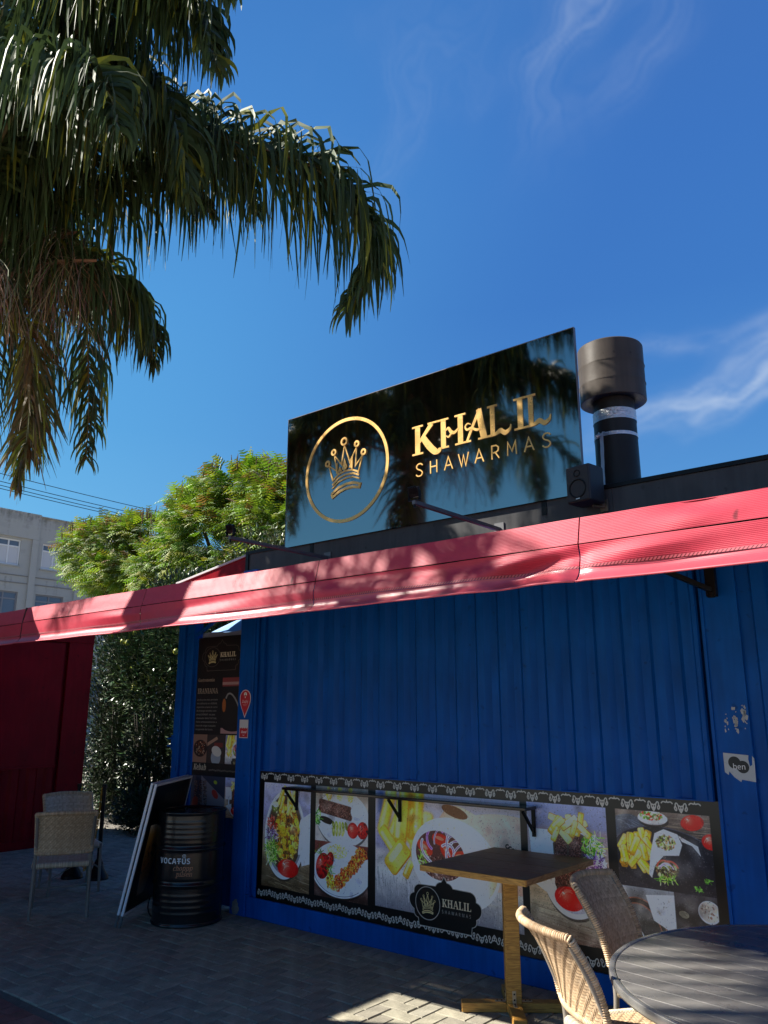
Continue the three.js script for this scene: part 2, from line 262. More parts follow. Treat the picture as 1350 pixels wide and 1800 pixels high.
{ // grey tarpaulin edge above the banner
  single('tarpaulin_strip', grid(24, 4, (u, v) => { const x = mix(-0.84, -0.1, u); return [x, 2.415 + 0.045 * v + 0.008 * Math.sin(u * 9) * v, -0.1 - 0.02 * v + 0.01 * Math.sin(u * 14 + v)]; }), std({ color: RGB(0.32, 0.33, 0.35), roughness: 0.7, side: THREE.DoubleSide }), 'grey tarpaulin strip stretched above the tall menu banner', 'tarpaulin', undefined, true);
  single('blue_tarpaulin', grid(16, 10, (u, v) => [mix(-0.98, -0.12, u), 2.44 + 0.34 * v + 0.02 * Math.sin(u * 7) * v, -0.2 - 0.75 * v + 0.02 * Math.sin(u * 5 + v * 3)]), phy({ color: RGB(0.03, 0.32, 0.8), roughness: 0.6, transmission: 0.5, thickness: 0, side: THREE.DoubleSide }), 'bright blue translucent tarpaulin sloping up behind the gate top', 'tarpaulin', undefined, true);
  const a = thing('side_awning', 'small red lean-to awning with grey edge trim on the kiosk end wall', 'awning');
  part(a, 'gusset', at(extrude(poly([[-0.1, 3.155], [-0.1, 2.86], [-1.2, 2.86], [-1.2, 2.985]]), 0.006), 0, 0, -0.03), M.red);
  part(a, 'edge_trim', [bar([-0.1, 3.165, -0.02], [-1.22, 2.995, -0.02], 0.022)], std({ color: RGB(0.4, 0.4, 0.41), roughness: 0.5 }));
  part(a, 'roof_fabric', grid(10, 6, (u, v) => [mix(-0.1, -1.22, u), 3.16 - 0.17 * u - 0.02 * Math.sin(u * 3.14), -0.04 - 0.75 * v]), M.red, true);
}

// ---------------------------------------------------------------- big red awning over the kiosk front
for (const main of [true, false]) {
  const a = main ? thing('vinyl_awning', 'long faded red vinyl awning with deep valance along the blue kiosk front', 'awning') : thing('vinyl_awning', 'red vinyl awning piece joining the long awning at a dark laced gap', 'awning');
  const ZF = main ? 2.0 : 1.985, panels = main ? [[-0.33, 1.25], [1.25, 2.82], [2.82, 4.32], [4.32, 5.85], [5.85, 7.3]] : [[-1.8, -0.372], [-3.2, -1.8], [-4.6, -3.2]], XA = main ? -0.33 : -4.6, XB = main ? 7.3 : -0.29;
  const fold = (x, y) => { // sag and creases of the hanging cloth, metres outwards
    const t = clamp((2.36 - y) / 0.15);
    let d = 0.011 * fbm(x * 1.1, y * 3, 1, 3) + 0.02 * t * N3(x * 0.75 + 3, 0.5, 2);
    d += 0.024 * Math.exp(-(((x - 3.35) / 0.62) ** 2)) * Math.sin((2.36 - y) * 30 - (x - 2.7) * 1.6) * Math.min(1, t * 3);
    d += 0.03 * Math.exp(-(((x - 4.06) / 0.2) ** 2)) * Math.sin((2.37 - y) * 44 + (x - 4.06) * 9) * Math.min(1, t * 3);
    d += 0.016 * Math.exp(-(((x - 4.62) / 0.24) ** 2)) * Math.sin((2.37 - y) * 30 + (x - 4.6) * 6) * Math.min(1, t * 3);
    d -= 0.02 * t * Math.exp(-(((x - 4.32) / 0.03) ** 2));
    d += 0.012 * Math.exp(-(((x - 1.0) / 0.3) ** 2)) * Math.sin((2.37 - y) * 36) * Math.min(1, t * 3) + 0.012 * Math.exp(-(((x - 1.9) / 0.35) ** 2)) * Math.sin((2.37 - y) * 34 + x * 2) * Math.min(1, t * 3);
    return d;
  };
  const edge = (x) => 0.004 * N3(x * 2.3, 7, 1) + 0.006 * N3(x * 0.6, 3, 4);
  const stitch = canvasTex(512, 32, (c, w, h) => { c.fillStyle = '#c4646f'; c.fillRect(0, 0, w, h); c.lineWidth = 9; c.strokeStyle = '#6b1622'; for (let i = -1; i < 18; i++) { c.beginPath(); c.moveTo(i * 32, h); c.lineTo(i * 32 + 26, 0); c.stroke(); } });
  stitch.wrapS = THREE.RepeatWrapping; stitch.repeat.set(1 / 0.24, 1);
  const mStitch = std({ map: stitch, color: RGB(0.75, 0.6, 0.62), roughness: 0.6 });
  const sheet = (x0, x1, ny, prof) => grid(Math.ceil((x1 - x0) * 46), ny, (u, v) => { const x = mix(x0 + 0.003, x1 - 0.003, u), [y, z] = prof(x, v); return [x, y, z]; }, (u, v, p) => [p[0], p[1] + v * 0.001]);
  const both = (g, t) => { const b = g.clone(), p = b.attributes.position, n = b.attributes.normal; for (let i = 0; i < p.count; i++) { p.setXYZ(i, p.getX(i) - n.getX(i) * t, p.getY(i) - n.getY(i) * t, p.getZ(i) - n.getZ(i) * t); } const ix = p.array; for (let i = 0; i < ix.length; i += 9) for (let k = 0; k < 3; k++) { const s = ix[i + 3 + k]; ix[i + 3 + k] = ix[i + 6 + k]; ix[i + 6 + k] = s; } b.computeVertexNormals(); return mergeGeometries([g, b]); };
  for (const [x0, x1] of panels) {
    part(a, 'front_band', both(sheet(x0, x1, 10, (x, v) => [2.364 + 0.112 * v + edge(x) * v, ZF + 0.004 - 0.028 * v + 0.006 * fbm(x * 1.6, v, 5, 3) + 0.01 * Math.exp(-(((x - 4.8) / 0.12) ** 2)) * Math.sin(v * 5)]), 0.0012), M.awning, true);
    const val = part(a, 'valance', both(sheet(x0, x1, 26, (x, v) => { const y = mix(2.2635, 2.358, v) + edge(x); return [y, ZF + fold(x, y) + 0.004]; }), 0.0012), M.awning, true);
    part(val, 'stitch_line', sheet(x0, x1, 1, (x, v) => { const y = 2.2635 + 0.0105 * (v - 0.5) + edge(x); return [y, ZF + fold(x, y) + 0.0065]; }).clone(), mStitch, true).geometry.attributes.uv.array.forEach((q, i, arr) => { if (i % 2) arr[i] = i % 12 === 1 || i % 12 === 3 || i % 12 === 7 ? 0.1 : 0.9; });
    part(a, 'hem', both(sheet(x0, x1, 10, (x, v) => { const y = mix(2.2, 2.2575, v) + edge(x), t = 1 - v; return [y, ZF + fold(x, mix(y, 2.26, 0.5)) + 0.004 + 0.05 * t * t + 0.004 * Math.sin(x * 5)]; }), 0.0014), M.hem, true);
    part(a, 'hem_piping', tube(Array.from({ length: 40 }, (_, i) => { const x = mix(x0 + 0.003, x1 - 0.003, i / 39); return V(x, 2.2 + edge(x), ZF + fold(x, 2.23) + 0.057 + 0.004 * Math.sin(x * 5)); }), 0.0045, 120, 6), M.awningTrim);
  }
  part(a, 'roof_fabric', both(grid(80, 16, (u, v) => { const x = mix(XA, XB, u); return [x, mix(2.472, 2.86, v) - (main ? 0 : 0.012) + edge(x) * (1 - v) - 0.035 * Math.sin(v * 3.14), mix(ZF - 0.03, 0.02, v)]; }, (u, v, p) => [p[0], p[2]]), 0.002), M.awning, true);
  part(a, 'front_bar', [span(XA, XB, 2.352, 2.39, ZF - 0.06, ZF - 0.012, 0.006)], M.black);
  for (const x of main ? [0.5, 4.2, 6.9] : [-1.2, -3.6]) { const s = x < 1 ? 1 : -1; part(a, 'folding_arm', [bar([x, 2.62, 0.03], [x + s * 0.75, 2.5, 0.95], 0.05, 0.035), bar([x + s * 0.75, 2.5, 0.95], [x + s * 0.1, 2.38, ZF - 0.06], 0.045, 0.035), cyl(0.034, 0.034, 0.07, x + s * 0.75, 2.5, 0.95, 14), span(x - 0.06, x + 0.06, 2.56, 2.68, 0.0, 0.06, 0.006)], M.black); }
  if (!main) { part(a, 'rear_beam', [span(XA, -1.15, 2.84, 2.9, -0.02, 0.04)], M.black); continue; }
  part(a, 'wall_bracket', [span(4.2, 4.26, 2.36, 2.62, 0.052, 0.1, 0.006), bar([4.23, 2.4, 0.09], [4.02, 2.52, 0.32], 0.03), cyl(0.022, 0.022, 0.03, 4.23, 2.37, 0.09, 10)], M.black);
  part(a, 'lacing_cord', [tube([[-0.352, 2.48, ZF - 0.03], [-0.356, 2.36, ZF - 0.012], [-0.35, 2.21, ZF - 0.01]], 0.009, 12, 6)], M.awningDark);
}

// ---------------------------------------------------------------- dark red container across the court
{
  const k = thing('red_container', 'dark red container kiosk with closed flat hatch across the paved court', 'kiosk');
  const turnG = (g) => at(g, -4.7, 0, 0, 0, Math.PI / 2, 0); // built facing +z, turned to face +x; local x = -world z
  part(k, 'body', [turnG(span(-6.4, 1.16, 0.02, 2.75, -2.4, -0.03))], M.red);
  part(k, 'corner_post', [turnG(span(0.8, 1.17, 0, 2.78, -0.06, 0.02, 0.008))], M.red);
  part(k, 'lower_wall', [turnG(corrugated(-6.4, 0.77, 0.1, 0.97, -0.02, 0.23, 0.03, 0.36))], M.red);
  part(k, 'bottom_rail', [turnG(span(-6.4, 0.8, 0, 0.1, -0.04, 0.016, 0.006))], M.red);
  part(k, 'hatch_panel', [turnG(span(-2.6, 0.74, 0.99, 2.6, -0.02, 0.03, 0.006)), turnG(span(-2.6, 0.74, 0.975, 1.01, 0.03, 0.05, 0.004))], M.red);
  part(k, 'top_rail', [turnG(span(-6.4, 1.17, 2.62, 2.78, -0.04, 0.028, 0.006))], M.red);
  // thin black roof sheet that shows above the awning corner
  part(k, 'roof_edge', [turnG(span(-6.4, 1.2, 2.78, 2.82, -2.45, 0.06))], M.black);
  single('warning_label', [box(0.004, 0.06, 0.16, -4.678, 0.05, -0.86)], std({ map: canvasTex(128, 64, (c) => { c.fillStyle = '#cdb51e'; c.fillRect(0, 0, 128, 64); c.fillStyle = '#5a4a10'; c.fillRect(6, 10, 22, 44); for (let i = 0; i < 5; i++) c.fillRect(36, 12 + i * 9, 50 + ((i * 37) % 34), 4); }), roughness: 0.6 }), 'small yellow printed warning label on the dark red container', 'label');
}
{ // canopy of the neighbouring stall: it stands beside the camera and shades the left of the court
  const c = thing('stall_canopy', 'wide red fabric canopy on steel posts shading the left of the court', 'canopy');
  part(c, 'roof_fabric', grid(24, 24, (u, v) => { const x = mix(-5.4, -0.8, u), z = mix(2.25, 7.2, v); return [x, 3.16 - 0.16 * u - 0.05 * Math.sin(u * 3.14) * Math.sin(v * 9.42) ** 2, z]; }), M.awning, true);
  part(c, 'valance', [span(-0.806, -0.8, 2.86, 3.0, 2.25, 7.2), span(-5.4, -0.8, 2.9, 3.0, 2.244, 2.25)], M.awning);
  for (const [x, z] of [[-0.86, 3.4], [-0.86, 7.1]]) part(c, 'post', [cyl(0.03, 0.03, 3.0, x, 1.5, z, 12), cyl(0.09, 0.09, 0.012, x, 0.008, z, 16)], M.black);
}

// ---------------------------------------------------------------- flat print: food photographs of the posters
function foodArt() {
  const T = {};
  const rr = rng(77), R = (a, b) => a + (b - a) * rr(), pick = (l) => l[Math.floor(rr() * l.length)];
  const ell = (c, x, y, a, b, rot = 0) => { c.beginPath(); c.ellipse(x, y, a, b, rot, 0, 6.2832); };
  function blur(c, px) { c.filter = px ? `blur(${px}px)` : 'none'; }
  function wash(c, x, y, w, h, stops, vertical = true) { const g = vertical ? c.createLinearGradient(0, y, 0, y + h) : c.createLinearGradient(x, 0, x + w, 0); stops.forEach(([t, k]) => g.addColorStop(t, k)); c.fillStyle = g; c.fillRect(x, y, w, h); }
  function planks(c, x, y, w, h, cols, n = 160, slant = 0) { for (let i = 0; i < n; i++) { c.strokeStyle = pick(cols); c.globalAlpha = R(0.15, 0.5); c.lineWidth = R(0.5, 2.5); const yy = y + rr() * h, xx = x + rr() * w; c.beginPath(); c.moveTo(xx, yy); c.bezierCurveTo(xx + 20, yy + R(-2, 2), xx + 40, yy + slant * 40 + R(-2, 2), xx + R(40, 110), yy + slant * 80); c.stroke(); } c.globalAlpha = 1; }
  function fry(c, x, y, L, w, ang, cols = ['#e8c352', '#f2d877', '#d9a935']) {
    c.save(); c.translate(x, y); c.rotate(ang); const k = pick(cols);
    c.fillStyle = '#a8741c'; c.beginPath(); c.roundRect(-w / 2 - 0.6, -L / 2 - 0.4, w + 1.6, L + 1.6, w * 0.25); c.fill();
    const gf = c.createLinearGradient(0, -L / 2, w * 0.3, L / 2); gf.addColorStop(0, pick(['#f6e08a', '#d8a83a', k])); gf.addColorStop(R(0.3, 0.7), k); gf.addColorStop(1, pick(['#c08a26', '#e0b040', '#f0d070'])); c.fillStyle = gf; c.beginPath(); c.roundRect(-w / 2, -L / 2, w * 0.94, L, w * 0.25); c.fill();
    c.fillStyle = '#f8e9a4'; c.globalAlpha = 0.75; c.beginPath(); c.roundRect(-w / 2 + w * 0.12, -L / 2 + w * 0.2, w * 0.34, L - w * 0.5, w * 0.15); c.fill(); c.globalAlpha = 1;
    for (let i = 0; i < 4; i++) { c.fillStyle = 'rgba(190,120,30,.4)'; c.fillRect(R(-w / 2, w * 0.3), R(-L / 2, L / 2), R(1, w * 0.3), R(1, 3)); }
    c.restore();
  }
  function dabs(c, n, fx, cols, s0, s1) { for (let i = 0; i < n; i++) { const p = fx(); if (!p) continue; c.fillStyle = pick(cols); c.globalAlpha = R(0.55, 1); ell(c, p[0], p[1], R(s0, s1), R(s0, s1) * R(0.4, 1), R(0, 3)); c.fill(); } c.globalAlpha = 1; }
  const inEll = (x, y, a, b) => () => { const t = rr() * 6.283, q = Math.sqrt(rr()); return [x + Math.cos(t) * a * q, y + Math.sin(t) * b * q]; };
  function tomato(c, x, y, a, b, rot = 0, charred) {
    const g = c.createRadialGradient(x - a * 0.3, y - b * 0.35, a * 0.05, x, y, a * 1.15); g.addColorStop(0, '#f2695a'); g.addColorStop(0.35, '#d3271f'); g.addColorStop(1, '#7d0a0e'); c.fillStyle = g; ell(c, x, y, a, b, rot); c.fill();
    c.strokeStyle = 'rgba(255,170,150,.55)'; c.lineWidth = a * 0.05; for (let i = 0; i < 5; i++) { c.beginPath(); c.arc(x, y + b * R(-0.1, 0.5), a * R(0.3, 0.8), R(3.3, 3.9), R(4, 5.2)); c.stroke(); }
    if (charred) dabs(c, 26, inEll(x, y, a * 0.9, b * 0.9), ['#4a0a10', '#2a060a', '#8d1420'], a * 0.05, a * 0.25);
    c.fillStyle = 'rgba(255,240,235,.8)'; ell(c, x - a * 0.38, y - b * 0.42, a * 0.1, b * 0.06, 0.5); c.fill();
  }
  function kebab(c, x, y, L, w, ang, cols = ['#4b2c22', '#5f382c', '#2f1a16', '#7a4b3d', '#94655a', '#b28a80']) {
    c.save(); c.translate(x, y); c.rotate(ang); c.fillStyle = '#3c221b'; c.beginPath(); c.roundRect(-L / 2, -w / 2, L, w, w * 0.4); c.fill(); c.clip();
    for (let i = 0; i < L * w * 0.25; i++) { c.fillStyle = pick(cols); c.globalAlpha = R(0.4, 0.95); ell(c, R(-L / 2, L / 2), R(-w / 2, w / 2), R(0.7, 3.2), R(0.5, 1.6), R(0, 3)); c.fill(); }
    c.globalAlpha = 1; c.restore();
  }
  function shreds(c, x, y, a, b, n, cols, L0, L1, lw) { for (let i = 0; i < n; i++) { const [px, py] = inEll(x, y, a, b)(); c.strokeStyle = pick(cols); c.lineWidth = R(lw * 0.6, lw * 1.3); c.lineCap = 'round'; const t = R(0, 6.28), L = R(L0, L1); c.beginPath(); c.moveTo(px, py); c.quadraticCurveTo(px + Math.cos(t) * L * 0.5 + R(-4, 4), py + Math.sin(t) * L * 0.5 + R(-4, 4), px + Math.cos(t) * L, py + Math.sin(t) * L); c.stroke(); } }
  const lettuce = ['#8fbf3f', '#b9d96a', '#5f9a2a', '#d5e8a0', '#3f7a20'], onion = ['#6d4a86', '#c9b3d6', '#e6dcea', '#8d6aa3', '#46305c'], chick = ['#c99a2e', '#e0b93e', '#8e5a22', '#5e3a20', '#b8742c', '#d9c07a', '#3f2618'];
  function bread(c, pts, seed) { c.fillStyle = '#d9dbe2'; c.beginPath(); pts.forEach(([x, y], i) => (i ? c.lineTo(x, y) : c.moveTo(x, y))); c.closePath(); c.fill(); c.save(); c.clip(); for (let i = 0; i < 26; i++) { const p = pts[i % pts.length], q = pts[(i + 2) % pts.length], t = rr(); c.fillStyle = pick(['#b9bac2', '#eceef2', '#c4b8a8', '#9c938a']); c.globalAlpha = R(0.2, 0.6); ell(c, mix(p[0], q[0], t), mix(p[1], q[1], t), R(2, 9), R(1, 4), R(0, 3)); c.fill(); } c.globalAlpha = 1; c.restore(); c.strokeStyle = '#8a8578'; c.lineWidth = 1; c.stroke(); }
  function plate(c, x, y, a, b, rot, rim = '#dfe1ea', inner = '#c5c8d4') { c.fillStyle = 'rgba(20,14,14,.55)'; ell(c, x + 3, y + 8, a, b, rot); c.fill(); c.fillStyle = rim; ell(c, x, y, a, b, rot); c.fill(); c.fillStyle = inner; ell(c, x, y - 2, a * 0.9, b * 0.9, rot); c.fill(); }
  const clipped = (c, x, y, w, h, f) => { c.save(); c.beginPath(); c.rect(x, y, w, h); c.clip(); c.translate(x, y); f(w, h); c.restore(); };

  T.dishChicken = (c, w, h) => { // oval dish of grilled chicken
    wash(c, 0, 0, w, h, [[0, '#a9a8be'], [0.3, '#8f8ca6'], [0.62, '#8a7a62'], [1, '#4a3a2a']]); planks(c, 0, h * 0.6, w, h * 0.4, ['#c9b594', '#5b4630', '#2f2218', '#a08a68'], 220, 0.15);
    plate(c, w * 0.47, h * 0.49, w * 0.43, h * 0.42, 0.04, '#d6d8e4', '#77787f'); c.fillStyle = '#4b3a2c'; ell(c, w * 0.47, h * 0.47, w * 0.36, h * 0.36, 0.04); c.fill();
    bread(c, [[w * 0.8, h * 0.33], [w * 1.05, h * 0.24], [w * 1.05, h * 0.42], [w * 0.72, h * 0.48]]); bread(c, [[w * 0.78, h * 0.47], [w * 1.05, h * 0.42], [w * 1.05, h * 0.62], [w * 0.76, h * 0.66]]); bread(c, [[w * 0.8, h * 0.64], [w * 1.05, h * 0.6], [w * 1.05, h * 0.72], [w * 0.84, h * 0.76]]);
    dabs(c, 700, inEll(w * 0.52, h * 0.47, w * 0.25, h * 0.27), chick, w * 0.008, w * 0.045);
    for (let i = 0; i < 14; i++) { const [x, y] = inEll(w * 0.52, h * 0.46, w * 0.22, h * 0.24)(); c.fillStyle = pick(['#e3bd45', '#caa033', '#d8b45a']); ell(c, x, y, w * R(0.04, 0.08), w * R(0.03, 0.06), R(0, 3)); c.fill(); dabs(c, 16, inEll(x, y, w * 0.07, w * 0.05), ['#6b4018', '#8a5a20', '#f0d884', '#45280f'], 0.8, 3); }
    for (let i = 0; i < 11; i++) fry(c, w * R(0.36, 0.68), h * R(0.1, 0.22), h * R(0.12, 0.2), w * R(0.05, 0.08), R(-0.5, 0.5));
    dabs(c, 40, inEll(w * 0.26, h * 0.24, w * 0.07, h * 0.05), ['#6f7a2c', '#8f9a48', '#4c5420', '#c9cfa0'], 3, 9); c.fillStyle = '#cdd0b0'; ell(c, w * 0.26, h * 0.21, w * 0.06, h * 0.03); c.fill();
    shreds(c, w * 0.2, h * 0.4, w * 0.1, h * 0.06, 60, ['#c3372c', '#e06a5c', '#8f1a18', '#e9b0a4'], 6, 18, 4);
    shreds(c, w * 0.2, h * 0.51, w * 0.12, h * 0.05, 80, onion, 8, 22, 3); shreds(c, w * 0.2, h * 0.67, w * 0.11, h * 0.1, 150, lettuce, 10, 40, 3.4);
    tomato(c, w * 0.56, h * 0.8, w * 0.22, h * 0.085);
  };
  T.dishRice = (c, w, h) => { // rice, two minced skewers, gherkins, tomatoes
    wash(c, 0, 0, w, h, [[0, '#8d8279'], [1, '#b7afa8']]); plate(c, w * 0.52, h * 0.56, w * 0.5, h * 0.5, 0.05, '#e2e3e8', '#d2d4da');
    dabs(c, 500, inEll(w * 0.46, h * 0.17, w * 0.33, h * 0.15), ['#f3efe2', '#e4dcc8', '#fff9ec', '#cfc4a8'], 1, 3.5); for (const x of [0.26, 0.47, 0.67]) dabs(c, 160, inEll(w * x, h * 0.13, w * 0.06, h * 0.13), ['#e9bf2e', '#d6a11c', '#f4d95a'], 1, 3.4);
    kebab(c, w * 0.38, h * 0.35, w * 0.64, h * 0.13, 0.13); kebab(c, w * 0.38, h * 0.47, w * 0.66, h * 0.13, 0.13); c.fillStyle = '#1d1512'; ell(c, w * 0.22, h * 0.62, w * 0.14, h * 0.06, 0.2); c.fill();
    shreds(c, w * 0.05, h * 0.58, w * 0.06, h * 0.14, 60, ['#2f6a22', '#5a9638', '#1d4516', '#8fbf5c'], 5, 14, 3);
    bread(c, [[w * 0.2, h * 0.8], [w * 0.4, h * 0.58], [w * 0.44, h * 0.7], [w * 0.28, h * 0.9]]);
    for (let i = 0; i < 9; i++) { c.fillStyle = pick(['#9ba33c', '#7f8a2a', '#b4b85a']); ell(c, w * (0.36 + 0.06 * (i % 5)), h * (0.7 + 0.11 * Math.floor(i / 5)) + R(-3, 3), w * 0.026, h * 0.08, R(-0.5, 0.5)); c.fill(); c.fillStyle = 'rgba(240,240,200,.5)'; ell(c, w * (0.355 + 0.06 * (i % 5)), h * (0.68 + 0.11 * Math.floor(i / 5)), w * 0.008, h * 0.03, 0.2); c.fill(); }
    tomato(c, w * 0.72, h * 0.75, w * 0.1, h * 0.14); tomato(c, w * 0.9, h * 0.73, w * 0.1, h * 0.15, 0.2, true);
    c.fillStyle = '#b9bcc6'; ell(c, w * 0.81, h * 0.42, w * 0.13, h * 0.15); c.fill(); c.fillStyle = '#f1f2f4'; ell(c, w * 0.81, h * 0.4, w * 0.11, h * 0.12); c.fill();
  };
  T.dishSaffron = (c, w, h) => { // saffron chicken on a round plate
    wash(c, 0, 0, w, h, [[0, '#6a3a34'], [1, '#3c2a26']]); plate(c, w * 0.5, h * 0.47, w * 0.56, h * 0.5, -0.05, '#d9dbe6', '#cfd2de');
    dabs(c, 420, inEll(w * 0.42, h * 0.16, w * 0.2, h * 0.13), ['#f2e9c4', '#e8c93e', '#f7dc63', '#dcae2a', '#fff6dc'], 1, 4);
    const skew = [['#d8742a', '#e9a63c', '#b8431f', '#f0c65a', '#7c2615', '#c75a22'], ['#b8381e', '#d8662a', '#8a2214', '#e79a44', '#5b160e']];
    for (let i = 0; i < 15; i++) { const t = i / 14, x = mix(0.9, 0.42, t) * w + R(-12, 12), y = mix(0.12, 0.78, t) * h; dabs(c, 120, inEll(x, y, w * 0.1, h * 0.08), skew[i % 2], 1.5, 7); dabs(c, 30, inEll(x, y, w * 0.09, h * 0.07), ['#2c100a', '#f6dd8a', '#ffe9b0'], 0.8, 2.6); }
    dabs(c, 120, inEll(w * 0.3, h * 0.7, w * 0.07, h * 0.14), ['#e8b63a', '#f2d25c', '#b67a1e', '#5a3a12'], 2, 7);
    tomato(c, w * 0.16, h * 0.45, w * 0.13, h * 0.24, 0.25, true); tomato(c, w * 0.3, h * 0.32, w * 0.07, h * 0.14, 0.2, true);
    shreds(c, w * 0.1, h * 0.2, w * 0.07, h * 0.08, 14, ['#4d6a2a', '#7c9a44'], 14, 34, 2.2); shreds(c, w * 0.3, h * 0.52, w * 0.05, h * 0.12, 22, ['#5d8a34', '#8fb655', '#3c5a20'], 10, 26, 2.4);
    c.strokeStyle = '#2c3046'; c.lineWidth = 1.6; c.beginPath(); c.ellipse(w * 0.5, h * 0.47, w * 0.52, h * 0.47, -0.05, 0.9, 2.9); c.stroke();
  };
  T.wrap = (c, w, h) => { // large wrap with chips on a weathered board
    wash(c, 0, 0, w, h, [[0, '#9b97a4'], [0.35, '#b5acb0'], [0.62, '#a9a5a4'], [1, '#8d8a90']]);
    blur(c, 9); c.fillStyle = '#3b4a78'; c.fillRect(w * 0.02, 0, w * 0.05, h * 0.3); c.fillStyle = '#8a86a0'; c.fillRect(0, h * 0.2, w * 0.12, h * 0.3); blur(c, 0);
    wash(c, 0, h * 0.6, w, h * 0.1, [[0, 'rgba(180,176,170,0)'], [1, '#b9b6b2']]); wash(c, 0, h * 0.7, w, h * 0.3, [[0, '#b3b0ae'], [1, '#6d6a70']]);
    for (let i = 0; i < 260; i++) { c.strokeStyle = pick(['#2a2830', '#57545c', '#cfcdd0', '#8b878c']); c.globalAlpha = R(0.12, 0.5); c.lineWidth = R(0.8, 3); const x = rr() * w, y = h * R(0.66, 0.9); c.beginPath(); c.moveTo(x, y); c.lineTo(x + R(-6, 10), y + R(14, 60)); c.stroke(); }
    c.globalAlpha = 1; blur(c, 3); planks(c, w * 0.3, h * 0.55, w * 0.7, h * 0.35, ['#d9d4c8', '#c6b48a', '#76706c', '#e3dfd8'], 170, 0.03); blur(c, 0);
    blur(c, 5); for (let i = 0; i < 12; i++) fry(c, w * R(0.08, 0.38), h * R(0.1, 0.4), h * R(0.3, 0.45), w * R(0.05, 0.075), R(-0.4, 0.6), ['#c9a21e', '#e3c548', '#b98a14']); blur(c, 2);
    fry(c, w * 0.2, h * 0.24, h * 0.42, w * 0.095, 0.12, ['#e8cf5a']); fry(c, w * 0.12, h * 0.45, h * 0.34, w * 0.07, -0.75, ['#dcbf46']); blur(c, 0);
    fry(c, w * 0.17, h * 0.56, h * 0.3, w * 0.12, 0.75, ['#ecd86e']); fry(c, w * 0.25, h * 0.65, h * 0.16, w * 0.045, 0.5, ['#e3c044']);
    // paper and bread
    const brown = c.createLinearGradient(w * 0.5, 0, w, h * 0.5); brown.addColorStop(0, '#a98a70'); brown.addColorStop(0.25, '#c9b3a2'); brown.addColorStop(1, '#b49a8c'); c.fillStyle = brown; c.beginPath(); c.moveTo(w * 0.47, h * 0.2); c.bezierCurveTo(w * 0.55, h * 0.02, w * 0.62, h * 0.08, w * 0.72, h * 0.14); c.bezierCurveTo(w * 0.85, h * 0.1, w, h * 0.12, w * 1.02, h * 0.14); c.lineTo(w * 1.02, h * 0.72); c.lineTo(w * 0.8, h * 0.72); c.closePath(); c.fill();
    c.fillStyle = '#6b4a30'; ell(c, w * 0.58, h * 0.13, w * 0.09, h * 0.045, 0.25); c.fill();
    c.fillStyle = '#dfe2ee'; ell(c, w * 0.57, h * 0.55, w * 0.3, h * 0.36, 0.25); c.fill(); const sh = c.createLinearGradient(w * 0.3, 0, w * 0.86, 0); sh.addColorStop(0, '#c5c8d6'); sh.addColorStop(0.3, '#eceef6'); sh.addColorStop(0.75, '#dfe6f4'); sh.addColorStop(1, '#b49a70'); c.fillStyle = sh; ell(c, w * 0.58, h * 0.54, w * 0.275, h * 0.34, 0.25); c.fill();
    dabs(c, 70, inEll(w * 0.5, h * 0.28, w * 0.2, h * 0.05), ['#f4f1ea', '#b8a890', '#d6cdbd'], 2, 7);
    c.save(); ell(c, w * 0.475, h * 0.5, w * 0.17, h * 0.2, 0.15); c.clip(); c.fillStyle = '#5a3a34'; c.fillRect(0, 0, w, h); dabs(c, 900, inEll(w * 0.46, h * 0.63, w * 0.18, h * 0.12), ['#4a2c26', '#6e4a40', '#2a1816', '#8a6a60', '#b89c94'], 1.5, 5);
    for (const [x, y, a] of [[0.37, 0.45, 0.5], [0.48, 0.37, 0.2], [0.6, 0.5, -0.4], [0.53, 0.47, 0.6]]) { c.fillStyle = pick(['#c9402c', '#d95c3e', '#b8321f']); ell(c, w * x, h * y, w * 0.06, h * 0.05, a); c.fill(); c.fillStyle = 'rgba(255,190,160,.5)'; ell(c, w * x - 4, h * y - 5, w * 0.03, h * 0.015, a); c.fill(); }
    shreds(c, w * 0.36, h * 0.56, w * 0.04, h * 0.08, 46, ['#a9cf6a', '#7fae3e', '#d8eab0'], 8, 20, 5);
    for (let i = 0; i < 9; i++) { c.strokeStyle = pick(['#e9dcec', '#d6c0dc', '#b58abf']); c.lineWidth = R(7, 13); c.beginPath(); c.ellipse(w * R(0.4, 0.62), h * R(0.36, 0.5), w * R(0.05, 0.1), h * R(0.06, 0.12), R(0, 3), R(0, 2), R(3, 5)); c.stroke(); c.strokeStyle = '#6d2a6a'; c.lineWidth = 2.2; c.stroke(); }
    c.restore(); c.fillStyle = '#2a2426'; c.save(); c.translate(w * 0.93, h * 0.37); c.rotate(0.5); c.strokeStyle = '#2a2426'; c.lineWidth = 5; c.beginPath(); for (let i = 0; i < 4; i++) { c.moveTo(-4 + i * 13, 0); c.arc(-10 + i * 13, 0, 6, 0, 5.2); } c.stroke(); c.restore();
    c.strokeStyle = '#eef0f6'; c.lineWidth = 15; c.beginPath(); c.ellipse(w * 0.475, h * 0.52, w * 0.19, h * 0.24, 0.15, 1.9, 5.2); c.stroke(); c.strokeStyle = '#c3c4cf'; c.lineWidth = 4; c.stroke();
  };
